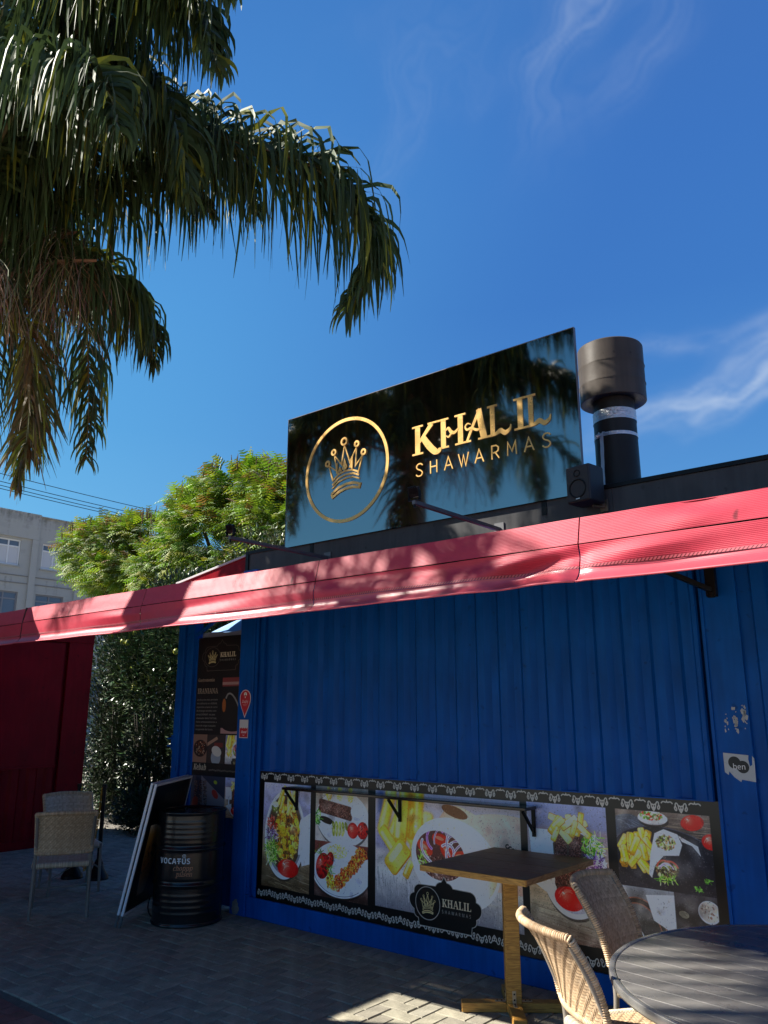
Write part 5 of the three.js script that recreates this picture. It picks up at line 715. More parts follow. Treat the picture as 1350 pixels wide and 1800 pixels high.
// ---------------------------------------------------------------- round slatted table
{
  const R0 = 0.86, Y = 0.722, t = thing('round_table', 'large round grey slatted table with brushed metal rim', 'table', [4.99, 0, 1.36], -0.13);
  const slatM = [[0.2, 0.19, 0.18], [0.185, 0.175, 0.165], [0.215, 0.205, 0.19]].map((c) => std({ color: RGB(...c), map: tPaint, roughness: 0.42, roughnessMap: tRough, bumpMap: tGrain, bumpScale: 0.0005 }));
  const rim = std({ color: RGB(0.42, 0.41, 0.39), metalness: 0.7, roughness: 0.36, roughnessMap: tRough });
  const r1 = R0 - 0.024, w = 0.098, gap = 0.005, n = 17;
  for (let i = 0; i < n; i++) {
    const z0 = (i - n / 2) * (w + gap) + gap / 2, z1 = z0 + w; if (Math.min(Math.abs(z0), Math.abs(z1)) > r1 && z0 * z1 > 0) continue;
    const a = Math.max(z0, -r1 + 0.001), b = Math.min(z1, r1 - 0.001); if (b - a < 0.01) continue;
    const pts = []; for (let k = 0; k <= 10; k++) { const z = mix(a, b, k / 10); pts.push([Math.sqrt(r1 * r1 - z * z), z]); } for (let k = 10; k >= 0; k--) { const z = mix(a, b, k / 10); pts.push([-Math.sqrt(r1 * r1 - z * z), z]); }
    const sh = poly(pts); if (a < 0 && b > 0) { const h = new THREE.Path(); h.absarc(0, (a + b) / 2, 0.026, 0, 6.2832, true); sh.holes.push(h); }
    const g = extrude(sh, 0.014, 0.0015); at(g, 0, Y, 0, Math.PI / 2, 0, 0); part(t, 'slat', g, slatM[i % 3]);
  }
  part(t, 'rim', [flat(new THREE.LatheGeometry([[r1 + 0.002, Y - 0.03], [R0, Y - 0.03], [R0 + 0.004, Y - 0.02], [R0 + 0.004, Y + 0.001], [R0, Y + 0.004], [r1 + 0.006, Y + 0.003], [r1 + 0.004, Y - 0.004], [r1 + 0.002, Y - 0.03]].map(([a, b]) => new THREE.Vector2(a, b)), 120))], rim);
  part(t, 'umbrella_ring', [flat(at(new THREE.TorusGeometry(0.028, 0.004, 8, 30), 0, Y + 0.002, 0, Math.PI / 2)), cyl(0.025, 0.025, 0.02, 0, Y - 0.03, 0, 24)], M.black);
  part(t, 'support_frame', [bar([-0.8, Y - 0.035, 0], [0.8, Y - 0.035, 0], 0.035), bar([0, Y - 0.036, -0.8], [0, Y - 0.036, 0.8], 0.035)], rim);
  for (let i = 0; i < 4; i++) { const a = i * Math.PI / 2 + 0.9; part(t, 'leg', [tube([[0.5 * Math.cos(a), Y - 0.03, 0.5 * Math.sin(a)], [0.46 * Math.cos(a), 0.4, 0.46 * Math.sin(a)], [0.54 * Math.cos(a), 0.0, 0.54 * Math.sin(a)]], 0.019, 16, 12)], rim); }
}

// ---------------------------------------------------------------- foliage
class Leaves { // collects small faces with a colour each
  constructor() { this.P = []; this.C = []; this.U = []; }
  tri(a, b, c, col) { for (const p of [a, b, c]) { this.P.push(p.x, p.y, p.z); this.C.push(col[0], col[1], col[2]); } }
  quad(a, b, c, d, col) { this.tri(a, b, c, col); this.tri(a, c, d, col); }
  strip(pts, side, widths, col, fold = 0) { // ribbon leaf with a keel: pts and side vectors
    for (let i = 0; i < pts.length - 1; i++) {
      const k = (j) => pts[j].clone().addScaledVector(side[j], widths[j]), m = (j) => pts[j].clone().addScaledVector(side[j], -widths[j]);
      this.quad(m(i), k(i), k(i + 1), m(i + 1), col);
    }
  }
  blade(p, dir, side, L, W, col, bend = 0.15) { // ovate leaf: 4 faces, folded on the midrib
    const n = dir.clone().cross(side).normalize(), q = (t, s, h) => p.clone().addScaledVector(dir, L * t).addScaledVector(side, W * s).addScaledVector(n, L * h);
    const a = q(0, 0, 0), t = q(1, 0, -bend), l = q(0.45, -0.5, 0.06), r = q(0.45, 0.5, 0.06), m = q(0.5, 0, -bend * 0.3);
    this.tri(a, r, m, col); this.tri(a, m, l, col); this.tri(m, r, t, col); this.tri(l, m, t, col);
  }
  geometry() { const g = new THREE.BufferGeometry(); g.setAttribute('position', new THREE.Float32BufferAttribute(this.P, 3)); g.setAttribute('color', new THREE.Float32BufferAttribute(this.C, 3)); g.computeVertexNormals(); return boxUV(g); }
}
const leafMat = (o = {}) => phy({ vertexColors: true, side: THREE.DoubleSide, roughness: 0.45, transmission: 0.3, thickness: 0, ior: 1.4, ...o });
const bark = (r, g, b) => std({ color: RGB(r, g, b), map: tConcrete, roughness: 0.95, bumpMap: tGrain, bumpScale: 0.006 });
function tapered(pts, r0, r1, seg = 14, rad = 9, wob = 0.08) { // limb with its own taper and uneven girth
  const c = new THREE.CatmullRomCurve3(pts.map((p) => (p.isVector3 ? p : V(...p))));
  const fr = c.computeFrenetFrames(seg);
  return grid(rad, seg, (u, v) => { const i = Math.round(v * seg), p = c.getPointAt(v), a = u * 6.28319, r = mix(r0, r1, v) * (1 + wob * N3(Math.cos(a) * 2, v * 9, Math.sin(a) * 2 + r0 * 30)); return [p.x + r * (Math.cos(a) * fr.normals[i].x + Math.sin(a) * fr.binormals[i].x), p.y + r * (Math.cos(a) * fr.normals[i].y + Math.sin(a) * fr.binormals[i].y), p.z + r * (Math.cos(a) * fr.normals[i].z + Math.sin(a) * fr.binormals[i].z)]; });
}

// ---------------------------------------------------------------- queen palm in front of the kiosk's left corner
{
  const palm = thing('queen_palm', 'tall queen palm with long drooping fronds hanging over the awning', 'palm tree', [-0.45, 0, 3.15]);
  const O = V(0.45, 0, -3.15); // world -> local
  const ringed = grid(28, 120, (u, v) => { const y = v * 4.75, a = u * 6.28319, r = mix(0.205, 0.165, v) * (1 + 0.03 * Math.max(0, Math.sin(y * 42)) + 0.03 * N3(Math.cos(a) * 1.5, y * 1.5, Math.sin(a) * 1.5)); return [r * Math.cos(a), y, -r * Math.sin(a)]; });
  part(palm, 'trunk', ringed, bark(0.2, 0.18, 0.155));
  part(palm, 'crown_shaft', [tapered([[0, 4.6, 0], [0.02, 4.85, 0], [0, 5.2, 0]], 0.19, 0.1, 12, 14, 0.2)], bark(0.2, 0.14, 0.08));
  const mFrond = leafMat({ roughness: 0.6, transmission: 0.42, specularIntensity: 0.4 }), mRachis = std({ color: RGB(0.13, 0.12, 0.05), roughness: 0.6 }), mDead = std({ color: RGB(0.26, 0.16, 0.09), roughness: 0.85, side: THREE.DoubleSide });
  const fronds = [];
  function frond(ctrl, seed, o = {}) { // ctrl: rachis points in world space
    const r = rng(seed), c = new THREE.CatmullRomCurve3(ctrl.map((p) => V(...p).add(O)), false, 'centripetal'), len = c.getLength(), L = new Leaves();
    const { n = Math.round(len * 125), max = 0.9, droop = 1, tone = [0.06, 0.095, 0.032], yellow = 0.1, width = 0.0165, from = 0.2, brown = 0 } = o;
    const down = V(0, -1, 0);
    for (let i = 0; i < n; i++) {
      const t = from + (1 - from) * Math.pow((i + r()) / n, 0.92), p = c.getPointAt(Math.min(0.999, t)), T = c.getTangentAt(Math.min(0.999, t));
      let S = T.clone().cross(V(0, 1, 0)); if (S.lengthSq() < 1e-4) S = V(1, 0, 0); S.normalize(); const U = S.clone().cross(T).normalize(), sgn = i % 2 ? 1 : -1, up = (r() - 0.35) * 1.5;
      const dir = S.clone().multiplyScalar(sgn * (0.45 + 0.5 * r())).addScaledVector(U, up * 0.8).addScaledVector(T, 0.25 + 0.5 * t + 0.3 * r()).normalize();
      const l = max * (0.55 + 0.45 * Math.sin(Math.PI * Math.min(1, (t - from) / (1 - from) * 0.85 + 0.15))) * (1 - 0.55 * sstep(0.72, 1, t)) * (0.75 + 0.4 * r());
      const seg = 7, pts = [p.clone()], d = dir.clone(), side = [], W = [], stiff = 0.16 + 0.3 * r() + 0.3 * sstep(0.75, 1, t);
      let tw = r() * 6.283, hang = d.clone(); const kink = r() < 0.14 ? 0.15 + 0.5 * r() : -1, sway = V((r() - 0.5) * 0.34, 0, (r() - 0.5) * 0.34);
      for (let s = 1; s <= seg; s++) { const f = s / seg, w = droop * sstep(stiff * 0.4, stiff + 0.45, f) * 0.95; hang = dir.clone().multiplyScalar(1 - w).addScaledVector(down, w + 0.12 * f).addScaledVector(sway, f); if (kink > 0 && f > kink) hang.lerp(down, 0.85); hang.normalize(); pts.push(pts[s - 1].clone().addScaledVector(hang, l / seg)); }
      for (let s = 0; s <= seg; s++) { const a = pts[Math.min(seg, s + 1)].clone().sub(pts[Math.max(0, s - 1)]).normalize(); let sd = a.clone().cross(V(Math.cos(tw + s * 0.12), 0.25, Math.sin(tw + s * 0.12))); if (sd.lengthSq() < 1e-3) sd = V(1, 0, 0); side.push(sd.normalize()); const f = s / seg; W.push(width * (0.75 + 0.5 * r()) * (f < 0.12 ? 0.55 + 3.5 * f : 1 - 0.96 * Math.pow((f - 0.12) / 0.88, 1.7)) + 0.0006); }
      const k = 0.7 + 0.6 * r(); let col = tone.map((q) => q * k); if (r() < yellow) col = [0.24 * k, 0.25 * k, 0.03 * k]; else if (r() < brown) col = [0.2 * k, 0.13 * k, 0.05 * k];
      L.strip(pts, side, W, col);
    }
    const f = part(palm, 'frond', L.geometry(), mFrond, true);
    const rach = tapered(c.getPoints(16).map((p) => p), 0.026, 0.004, 30, 7, 0.05); part(f, 'rachis', rach, mRachis);
    return f;
  }
  const B = [-0.45, 4.9, 3.15];
  // fronds seen in the picture
  frond([B, [0.3, 5.85, 2.5], [0.72, 6.28, 2.15], [1.1, 6.22, 1.85], [1.45, 6.03, 1.56], [1.8, 5.88, 1.27], [2.08, 5.6, 1.03], [2.24, 5.22, 0.9], [2.22, 4.86, 0.92], [2.12, 4.62, 1.0]], 1, { max: 1.15 });
  frond([B, [0.3, 5.7, 2.8], [0.75, 6.3, 2.84], [1.25, 6.5, 2.86], [1.85, 6.4, 2.9], [2.4, 6.1, 2.92], [2.8, 5.7, 2.95], [3.0, 5.3, 2.97]], 2, { max: 0.9, width: 0.02 });
  frond([B, [0.25, 5.6, 2.72], [0.55, 6.1, 2.6], [0.95, 6.35, 2.45], [1.35, 6.1, 2.32], [1.62, 5.6, 2.24], [1.72, 5.1, 2.2]], 3, { max: 0.95 });
  frond([B, [0.05, 5.1, 2.5], [0.2, 5.18, 2.2], [0.36, 5.08, 1.9], [0.44, 4.9, 1.72], [0.47, 4.62, 1.66]], 4, { max: 0.75, yellow: 0.12 });
  frond([[-0.45, 4.8, 3.1], [-0.15, 4.8, 2.7], [0.03, 4.55, 2.42], [0.05, 4.2, 2.34], [0.05, 3.75, 2.31], [0.03, 3.3, 2.33]], 5, { max: 0.55, droop: 0.55, tone: [0.12, 0.105, 0.03], yellow: 0.25, brown: 0.35, width: 0.012 });
  frond([B, [0.25, 5.5, 2.45], [0.5, 5.75, 2.1], [0.75, 5.95, 1.85], [0.95, 5.85, 1.65], [1.05, 5.65, 1.55]], 7, { max: 1.0 });
  frond([B, [0.1, 5.5, 2.6], [0.25, 6.0, 2.3], [0.5, 6.4, 1.9], [0.7, 6.5, 1.5], [0.85, 6.3, 1.1], [0.92, 6.0, 0.95]], 8, { max: 1.0 });
  frond([B, [0.02, 5.6, 2.85], [0.2, 6.2, 2.95], [0.5, 6.9, 3.05], [0.9, 7.3, 3.1], [1.3, 7.3, 3.1], [1.65, 7.0, 3.1]], 9, { max: 0.9 });
  frond([B, [-0.05, 5.2, 2.5], [-0.15, 5.4, 2.1], [-0.25, 5.42, 1.6], [-0.3, 5.2, 1.2], [-0.3, 4.85, 1.05]], 10, { max: 0.8, yellow: 0.1 });
  frond([B, [0.1, 5.3, 3.4], [0.6, 5.35, 3.65], [1.1, 5.1, 3.9], [1.5, 4.7, 4.1], [1.7, 4.3, 4.2]], 12, { max: 0.75, n: 90 });
  frond([B, [-1.1, 5.7, 3.35], [-1.9, 5.95, 3.6], [-2.6, 5.75, 3.85], [-3.0, 5.4, 3.98]], 15, { max: 0.5, n: 150 });
  frond([B, [0.3, 5.4, 3.0], [0.9, 5.75, 3.0], [1.5, 5.65, 3.0], [2.0, 5.25, 3.0], [2.2, 4.85, 3.0]], 14, { max: 0.9 });
  frond([B, [0.3, 5.7, 2.95], [0.9, 6.3, 2.8], [1.5, 6.45, 2.72], [2.0, 6.2, 2.66], [2.35, 5.8, 2.62], [2.5, 5.4, 2.6]], 16, { max: 0.9 });
  // the rest of the crown
  const rr = rng(99);
  for (let i = 0; i < 8; i++) {
    const az = 3.1 + (i / 8) * 1.2 + 0.2 * (rr() - 0.5), dx = Math.cos(az), dz = Math.sin(az), h = 0.5 + 1.5 * rr(), reach = 2.2 + 0.6 * rr(), pts = [B];
    for (const t of [0.2, 0.45, 0.7, 0.9, 1]) pts.push([B[0] + dx * reach * Math.sin(t * 1.5), B[1] + h * Math.sin(t * 3.0) * 1.1 - 1.4 * t ** 3 + 0.6 * t, B[2] + dz * reach * Math.sin(t * 1.5)]);
    frond(pts, 40 + i, { max: 0.9, n: 270, yellow: 0.08 });
  }
  for (let i = 0; i < 2; i++) { // fronds on the camera's left and overhead
    const az = 1.48 + i * 0.26, dx = Math.cos(az), dz = Math.sin(az), reach = 2.7 + 0.3 * rr(), h = [0.9, 1.7, 1.2, 0.7, 1.6, 1.0][i], pts = [B];
    for (const t of [0.2, 0.45, 0.7, 0.9, 1]) pts.push([B[0] + dx * reach * Math.sin(t * 1.5), B[1] + h * Math.sin(t * 2.7) * 1.1 - 1.0 * t ** 3 + 0.5 * t, B[2] + dz * reach * Math.sin(t * 1.5)]);
    frond(pts, 70 + i, { max: 0.9, n: 300 });
  }
  // flower stalks with bare hanging strands, and a woody spathe
  const strands = (ctrl, seed, n, l0) => { const r = rng(seed), c = new THREE.CatmullRomCurve3(ctrl.map((p) => V(...p).add(O))), g = [tapered(c.getPoints(10), 0.03, 0.012, 20, 8)]; const st = part(palm, 'flower_stalk', g, std({ color: RGB(0.27, 0.13, 0.07), roughness: 0.75 })); const L = new Leaves();
    for (let i = 0; i < n; i++) { const t = 0.55 + 0.45 * r(), p = c.getPointAt(t), pts = [p], side = [], W = []; let d = V((r() - 0.5) * 1.6, 0.2 - r() * 0.6, (r() - 0.5) * 1.6).normalize(); const l = l0 * (0.5 + 0.7 * r()), seg = 8; for (let s = 0; s < seg; s++) { d.add(V((r() - 0.5) * 0.5, -0.32, (r() - 0.5) * 0.5)).normalize(); pts.push(pts[s].clone().addScaledVector(d, l / seg)); } for (let s = 0; s <= seg; s++) { side.push(V(Math.cos(i), 0, Math.sin(i))); W.push(0.0026); } L.strip(pts, side, W, [0.2, 0.15, 0.08].map((q) => q * (0.6 + 0.8 * r()))); }
    part(st, 'strands', L.geometry(), std({ vertexColors: true, side: THREE.DoubleSide, roughness: 0.8 }), true); };
  strands([[-0.4, 4.7, 3.1], [0.1, 4.95, 2.55], [0.3, 5.06, 2.35], [0.52, 5.08, 2.15]], 5, 130, 0.75);
  strands([[-0.4, 4.85, 3.1], [0.05, 5.15, 2.5], [0.15, 5.35, 2.35], [0.28, 5.4, 2.2]], 6, 190, 0.9);
  strands([[-0.4, 4.7, 3.1], [0.2, 4.85, 2.9], [0.4, 4.8, 3.0], [0.55, 4.65, 3.1]], 7, 130, 0.7);
  part(palm, 'spathe', grid(10, 16, (u, v) => { const w = 0.075 * Math.sin(Math.PI * Math.min(1, v * 0.93 + 0.05)), a = (u - 0.5) * 3.6; return [0.48 + 0.16 * v + Math.cos(a) * w * 0.8, 4.95 + 0.62 * v + 0.12 * Math.sin(v * 3.1), -0.42 + Math.sin(a) * w]; }), mDead, true);
}

// ---------------------------------------------------------------- broadleaf trees and shrubs
function treeCrown(lobes, count, seed, o) { // compound or single leaves through the outer part of overlapping lobes
  const r = rng(seed), L = new Leaves(), { size, cols, compound = 0, fill = 0.45, upCol } = o, vol = lobes.map((l) => l[3] * l[4] * l[5]), tot = vol.reduce((a, b) => a + b, 0);
  for (let i = 0; i < count; i++) {
    let q = r() * tot, k = 0; while (k < lobes.length - 1 && q > vol[k]) q -= vol[k++];
    const [cx, cy, cz, rx, ry, rz] = lobes[k], th = r() * 6.283, cz1 = 2 * r() - 1, sz = Math.sqrt(1 - cz1 * cz1), rad = Math.pow(fill + (1 - fill) * r(), 0.6), nx = sz * Math.cos(th), ny = cz1, nz = sz * Math.sin(th);
    const lump = 1 + 0.28 * fbm(cx + nx * 2.6, cy + ny * 2.6, cz + nz * 2.6, 3);
    const p = V(cx + nx * rx * rad * lump, cy + ny * ry * rad * lump, cz + nz * rz * rad * lump);
    if (o.hole && fbm(p.x * o.hole, p.y * o.hole, p.z * o.hole, 2) > (o.cut ?? 0.17)) continue;
    const out = V(nx, ny * 0.7 + 0.15, nz).add(V(r() - 0.5, r() - 0.5, r() - 0.5).multiplyScalar(1.4)).normalize(); let col = cols[Math.floor(r() * cols.length)].map((x) => x * (0.75 + 0.5 * r()));
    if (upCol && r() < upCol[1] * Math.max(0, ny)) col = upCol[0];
    const side = out.clone().cross(V(r() - 0.5, 1, r() - 0.5)).normalize(), s = size * (0.7 + 0.6 * r());
    if (!compound) L.blade(p, out, side, s, s * (o.slim ?? 0.5), col, 0.1 + 0.3 * r());
    else { const d = out.clone(); let b = p.clone(); for (let j = 0; j < compound; j++) { const f = j / compound, w = s * 0.42 * (1 - 0.5 * f); d.add(V(0, -0.12, 0)).normalize(); for (const e of [-1, 1]) { const ld = side.clone().multiplyScalar(e).addScaledVector(d, 0.6).add(V(0, -0.35, 0)).normalize(), ls = d.clone(); const tip = b.clone().addScaledVector(ld, w); L.quad(b.clone().addScaledVector(ls, -w * 0.16), b.clone().addScaledVector(ls, w * 0.16), tip.clone().addScaledVector(ls, w * 0.1), tip.clone().addScaledVector(ls, -w * 0.1), col); } b.addScaledVector(d, s / compound); } }
  }
  return L;
}
{ // flowering shade tree behind the kiosk
  const t = thing('flowering_tree', 'bright green feathery tree with brown flower spikes rising behind the red awning', 'tree', [-9.6, 0, -7.2]);
  part(t, 'trunk', [tapered([[0, 0, 0], [0.1, 1.5, 0], [0.1, 3.2, 0.1], [0, 4.4, 0]], 0.26, 0.17, 16, 12), tapered([[0.05, 3.0, 0.05], [-1.2, 4.4, 0.2], [-2.9, 5.3, 0.3]], 0.14, 0.04), tapered([[0.05, 3.4, 0.05], [1.2, 4.8, 0], [2.3, 6.0, -0.3]], 0.14, 0.04), tapered([[0, 4.2, 0], [0.3, 5.4, 0], [0.3, 6.6, 0]], 0.14, 0.04), tapered([[0.05, 3.1, 0.05], [1.8, 4.2, 0.3], [3.4, 4.9, 0.2]], 0.12, 0.04), tapered([[0, 3.9, 0], [-0.7, 5.3, -0.4], [-1.1, 6.3, -0.3]], 0.11, 0.035)], bark(0.16, 0.13, 0.1));
  const lobes = [[-4.6, 6.0, 0.3, 1.5, 0.9, 1.3], [-3.5, 5.3, 0.3, 1.4, 0.8, 1.1], [-3.0, 6.2, 0, 1.1, 0.7, 1.0], [-0.6, 6.5, 0, 1.0, 0.85, 1.0], [0.9, 6.7, 0.1, 1.4, 0.85, 1.2], [2.4, 6.3, 0, 1.3, 0.85, 1.2], [0.3, 5.6, 0.6, 1.8, 1.1, 1.2], [2.6, 5.4, 0.4, 1.7, 1.1, 1.2], [-1.3, 5.1, 0.5, 1.2, 0.8, 1.0], [4.0, 5.7, 0, 1.2, 1.1, 1.1], [1.2, 4.6, 0.6, 1.6, 0.7, 1.0], [3.4, 4.5, 0.4, 1.4, 0.7, 1.0]];
  part(t, 'crown', treeCrown(lobes, 19000, 31, { size: 0.34, compound: 5, cols: [[0.2, 0.3, 0.015], [0.15, 0.25, 0.015], [0.27, 0.35, 0.02], [0.1, 0.18, 0.015]], fill: 0.42, upCol: [[0.24, 0.13, 0.03], 0.16], hole: 1.15, cut: 0.1 }).geometry(), leafMat({ roughness: 0.75, transmission: 0.5, ior: 1.25 }), true);
  const r = rng(8), sp = []; for (let i = 0; i < 260; i++) { const l = lobes[[3, 4, 5, 9, 0, 2][Math.floor(r() * 6)]], a = r() * 6.283, q = Math.sqrt(r()) * 0.9, x = l[0] + Math.cos(a) * l[3] * q, z = l[2] + Math.sin(a) * l[5] * q, y = l[1] + l[4] * Math.sqrt(1 - q * q) * 0.95; sp.push(rod([x, y - 0.1, z], [x + (r() - 0.5) * 0.08, y + 0.12 + 0.16 * r(), z + (r() - 0.5) * 0.08], 0.022, 0.006, 5)); }
  part(t, 'flower_spikes', sp, std({ color: RGB(0.16, 0.1, 0.035), roughness: 0.8 }));
}
{ // citrus tree and dark hedge shrubs in the gap between the containers
  const fruitM = std({ color: RGB(0.3, 0.3, 0.03), roughness: 0.45 }), fruitO = std({ color: RGB(0.6, 0.28, 0.02), roughness: 0.45 });
  const citrus = thing('lemon_tree', 'glossy dark green lemon tree with a few fruits between the containers', 'tree', [-5.3, 0, -2.95]);
  part(citrus, 'trunk', [tapered([[0, 0, 0], [0.05, 0.6, 0], [0, 1.4, 0.05]], 0.07, 0.05), tapered([[0, 1.2, 0.04], [-0.4, 1.9, 0.1], [-0.7, 2.8, 0.1]], 0.04, 0.012), tapered([[0, 1.2, 0.04], [0.4, 2.0, 0], [0.6, 3.0, 0]], 0.04, 0.012), tapered([[0, 1.3, 0.04], [0.05, 2.2, -0.2], [0, 3.3, -0.2]], 0.04, 0.012)], bark(0.12, 0.1, 0.08));
  const gcols = [[0.05, 0.085, 0.032], [0.038, 0.065, 0.026], [0.065, 0.1, 0.04], [0.045, 0.075, 0.035]];
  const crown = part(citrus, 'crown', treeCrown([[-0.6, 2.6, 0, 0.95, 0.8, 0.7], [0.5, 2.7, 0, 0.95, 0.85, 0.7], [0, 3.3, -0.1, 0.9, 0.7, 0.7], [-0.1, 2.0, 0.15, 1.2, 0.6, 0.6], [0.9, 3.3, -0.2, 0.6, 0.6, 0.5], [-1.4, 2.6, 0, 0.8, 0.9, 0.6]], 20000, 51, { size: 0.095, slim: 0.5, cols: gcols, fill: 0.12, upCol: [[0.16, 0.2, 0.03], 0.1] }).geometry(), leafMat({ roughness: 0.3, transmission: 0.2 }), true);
  const r = rng(12); for (let i = 0; i < 9; i++) { const a = r() * 6.28, f = part(crown, 'lemon', [flat(at(new THREE.SphereGeometry(0.042, 14, 10).scale(1, 1.2, 1), Math.cos(a) * 0.95, 2.0 + 1.5 * r(), 0.35 + 0.3 * r()))], fruitM); }
  const orange = thing('orange_tree', 'sunlit loose-leaved orange tree behind the red awning with a few fruits', 'tree', [-5.0, 0, -4.6]);
  part(orange, 'trunk', [tapered([[0, 0, 0], [0, 1, 0], [0.05, 2.4, 0]], 0.09, 0.06), tapered([[0.05, 2.2, 0], [-0.6, 3.2, 0], [-1.1, 4.2, 0.1]], 0.05, 0.012), tapered([[0.05, 2.3, 0], [0.5, 3.4, 0], [0.9, 4.5, 0]], 0.05, 0.012), tapered([[0.05, 2.3, 0], [0, 3.5, 0], [-0.1, 4.6, 0]], 0.05, 0.012)], bark(0.14, 0.12, 0.1));
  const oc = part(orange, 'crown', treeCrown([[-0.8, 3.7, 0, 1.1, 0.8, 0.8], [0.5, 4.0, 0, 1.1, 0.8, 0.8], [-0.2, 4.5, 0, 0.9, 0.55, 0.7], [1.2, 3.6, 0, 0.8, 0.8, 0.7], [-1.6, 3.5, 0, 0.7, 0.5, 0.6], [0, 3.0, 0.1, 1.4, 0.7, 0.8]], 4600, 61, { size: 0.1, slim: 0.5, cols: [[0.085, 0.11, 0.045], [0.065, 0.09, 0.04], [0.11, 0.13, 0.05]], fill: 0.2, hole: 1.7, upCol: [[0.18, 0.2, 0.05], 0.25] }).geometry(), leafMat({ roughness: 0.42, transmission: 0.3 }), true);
  for (let i = 0; i < 12; i++) { const a = r() * 6.28; part(oc, 'orange', [flat(at(new THREE.SphereGeometry(0.045, 14, 10), Math.cos(a) * 1.3, 3.5 + 1.1 * r(), 0.5 + 0.35 * r()))], i % 3 ? fruitO : fruitM); }
  const shrub = (x, z, w, h, n, seed, label) => { const s = thing('hedge_shrub', label, 'shrub', [x, 0, z], 0, 'dark shrubs of the hedge'); const q = rng(seed), st = []; for (let i = 0; i < 7; i++) { const a = q() * 6.28; st.push(tapered([[0.08 * Math.cos(a), 0, 0.08 * Math.sin(a)], [w * 0.3 * Math.cos(a), h * 0.5, 0.25 * Math.sin(a)], [w * 0.6 * Math.cos(a), h * 0.95, 0.35 * Math.sin(a)]], 0.022, 0.006, 8, 6)); } part(s, 'stems', st, bark(0.1, 0.085, 0.07)).userData.kind = 'stuff'; part(s, 'foliage', treeCrown([[0, h * 0.62, 0, w, h * 0.42, 0.5], [0, h * 0.25, 0.1, w, h * 0.25, 0.4]], n * 2.6, seed, { size: 0.09, slim: 0.45, cols: [[0.036, 0.058, 0.028], [0.028, 0.046, 0.022], [0.05, 0.075, 0.034]], fill: 0.05, hole: 2.4 }).geometry(), leafMat({ roughness: 0.34, transmission: 0.18 }), true); };
  shrub(-6.2, -2.75, 0.62, 1.9, 2300, 71, 'dark leafy shrub of the hedge next to the red container'); shrub(-5.1, -2.6, 0.6, 1.75, 2300, 72, 'dark leafy shrub at the lemon tree foot'); shrub(-4.0, -2.7, 0.62, 1.95, 2300, 73, 'dark leafy shrub of the hedge next to the blue gate'); shrub(-3.0, -2.9, 0.6, 2.1, 1800, 74, 'dark leafy shrub hidden mostly behind the blue gate');
  shrub(-7.0, -2.95, 0.6, 2.5, 2300, 76, 'tall dark shrub of the hedge half behind the red container');
  shrub(-4.6, -2.35, 0.75, 0.62, 1500, 75, 'low dark bush at the foot of the hedge behind the sandwich board');
}
{ // wire mesh fence panel standing at the red container's corner
  const f = thing('mesh_fence', 'narrow strip of diamond wire mesh fence behind the red container corner', 'fence', [-5.0, 0, -1.5]); const g = [];
  for (let i = -14; i < 30; i++) for (const s of [1, -1]) { const a = i * 0.09, p = s > 0 ? [[a, 0], [a + 2.2, 2.2]] : [[a + 2.2, 0], [a, 2.2]]; let [[x0, y0], [x1, y1]] = p; const cl = (x, y, X, Y, lim) => (Math.abs(X - x) < 1e-9 ? [x, y] : [lim, y + ((lim - x) / (X - x)) * (Y - y)]); if (Math.max(x0, x1) < 0 || Math.min(x0, x1) > 0.5) continue; if (x0 < 0) [x0, y0] = cl(x0, y0, x1, y1, 0); if (x1 < 0) [x1, y1] = cl(x1, y1, x0, y0, 0); if (x0 > 0.5) [x0, y0] = cl(x0, y0, x1, y1, 0.5); if (x1 > 0.5) [x1, y1] = cl(x1, y1, x0, y0, 0.5); if (Math.abs(y1 - y0) > 0.01) g.push(rod([x0 - 0.5, y0, 0.002 * s], [x1 - 0.5, y1, 0.002 * s], 0.0018, 0.0018, 4)); }
  part(f, 'wire_mesh', g, M.steel); part(f, 'post', [cyl(0.018, 0.018, 2.2, -0.46, 1.1, 0, 12)], std({ color: RGB(0.1, 0.1, 0.1), roughness: 0.7 }));
}

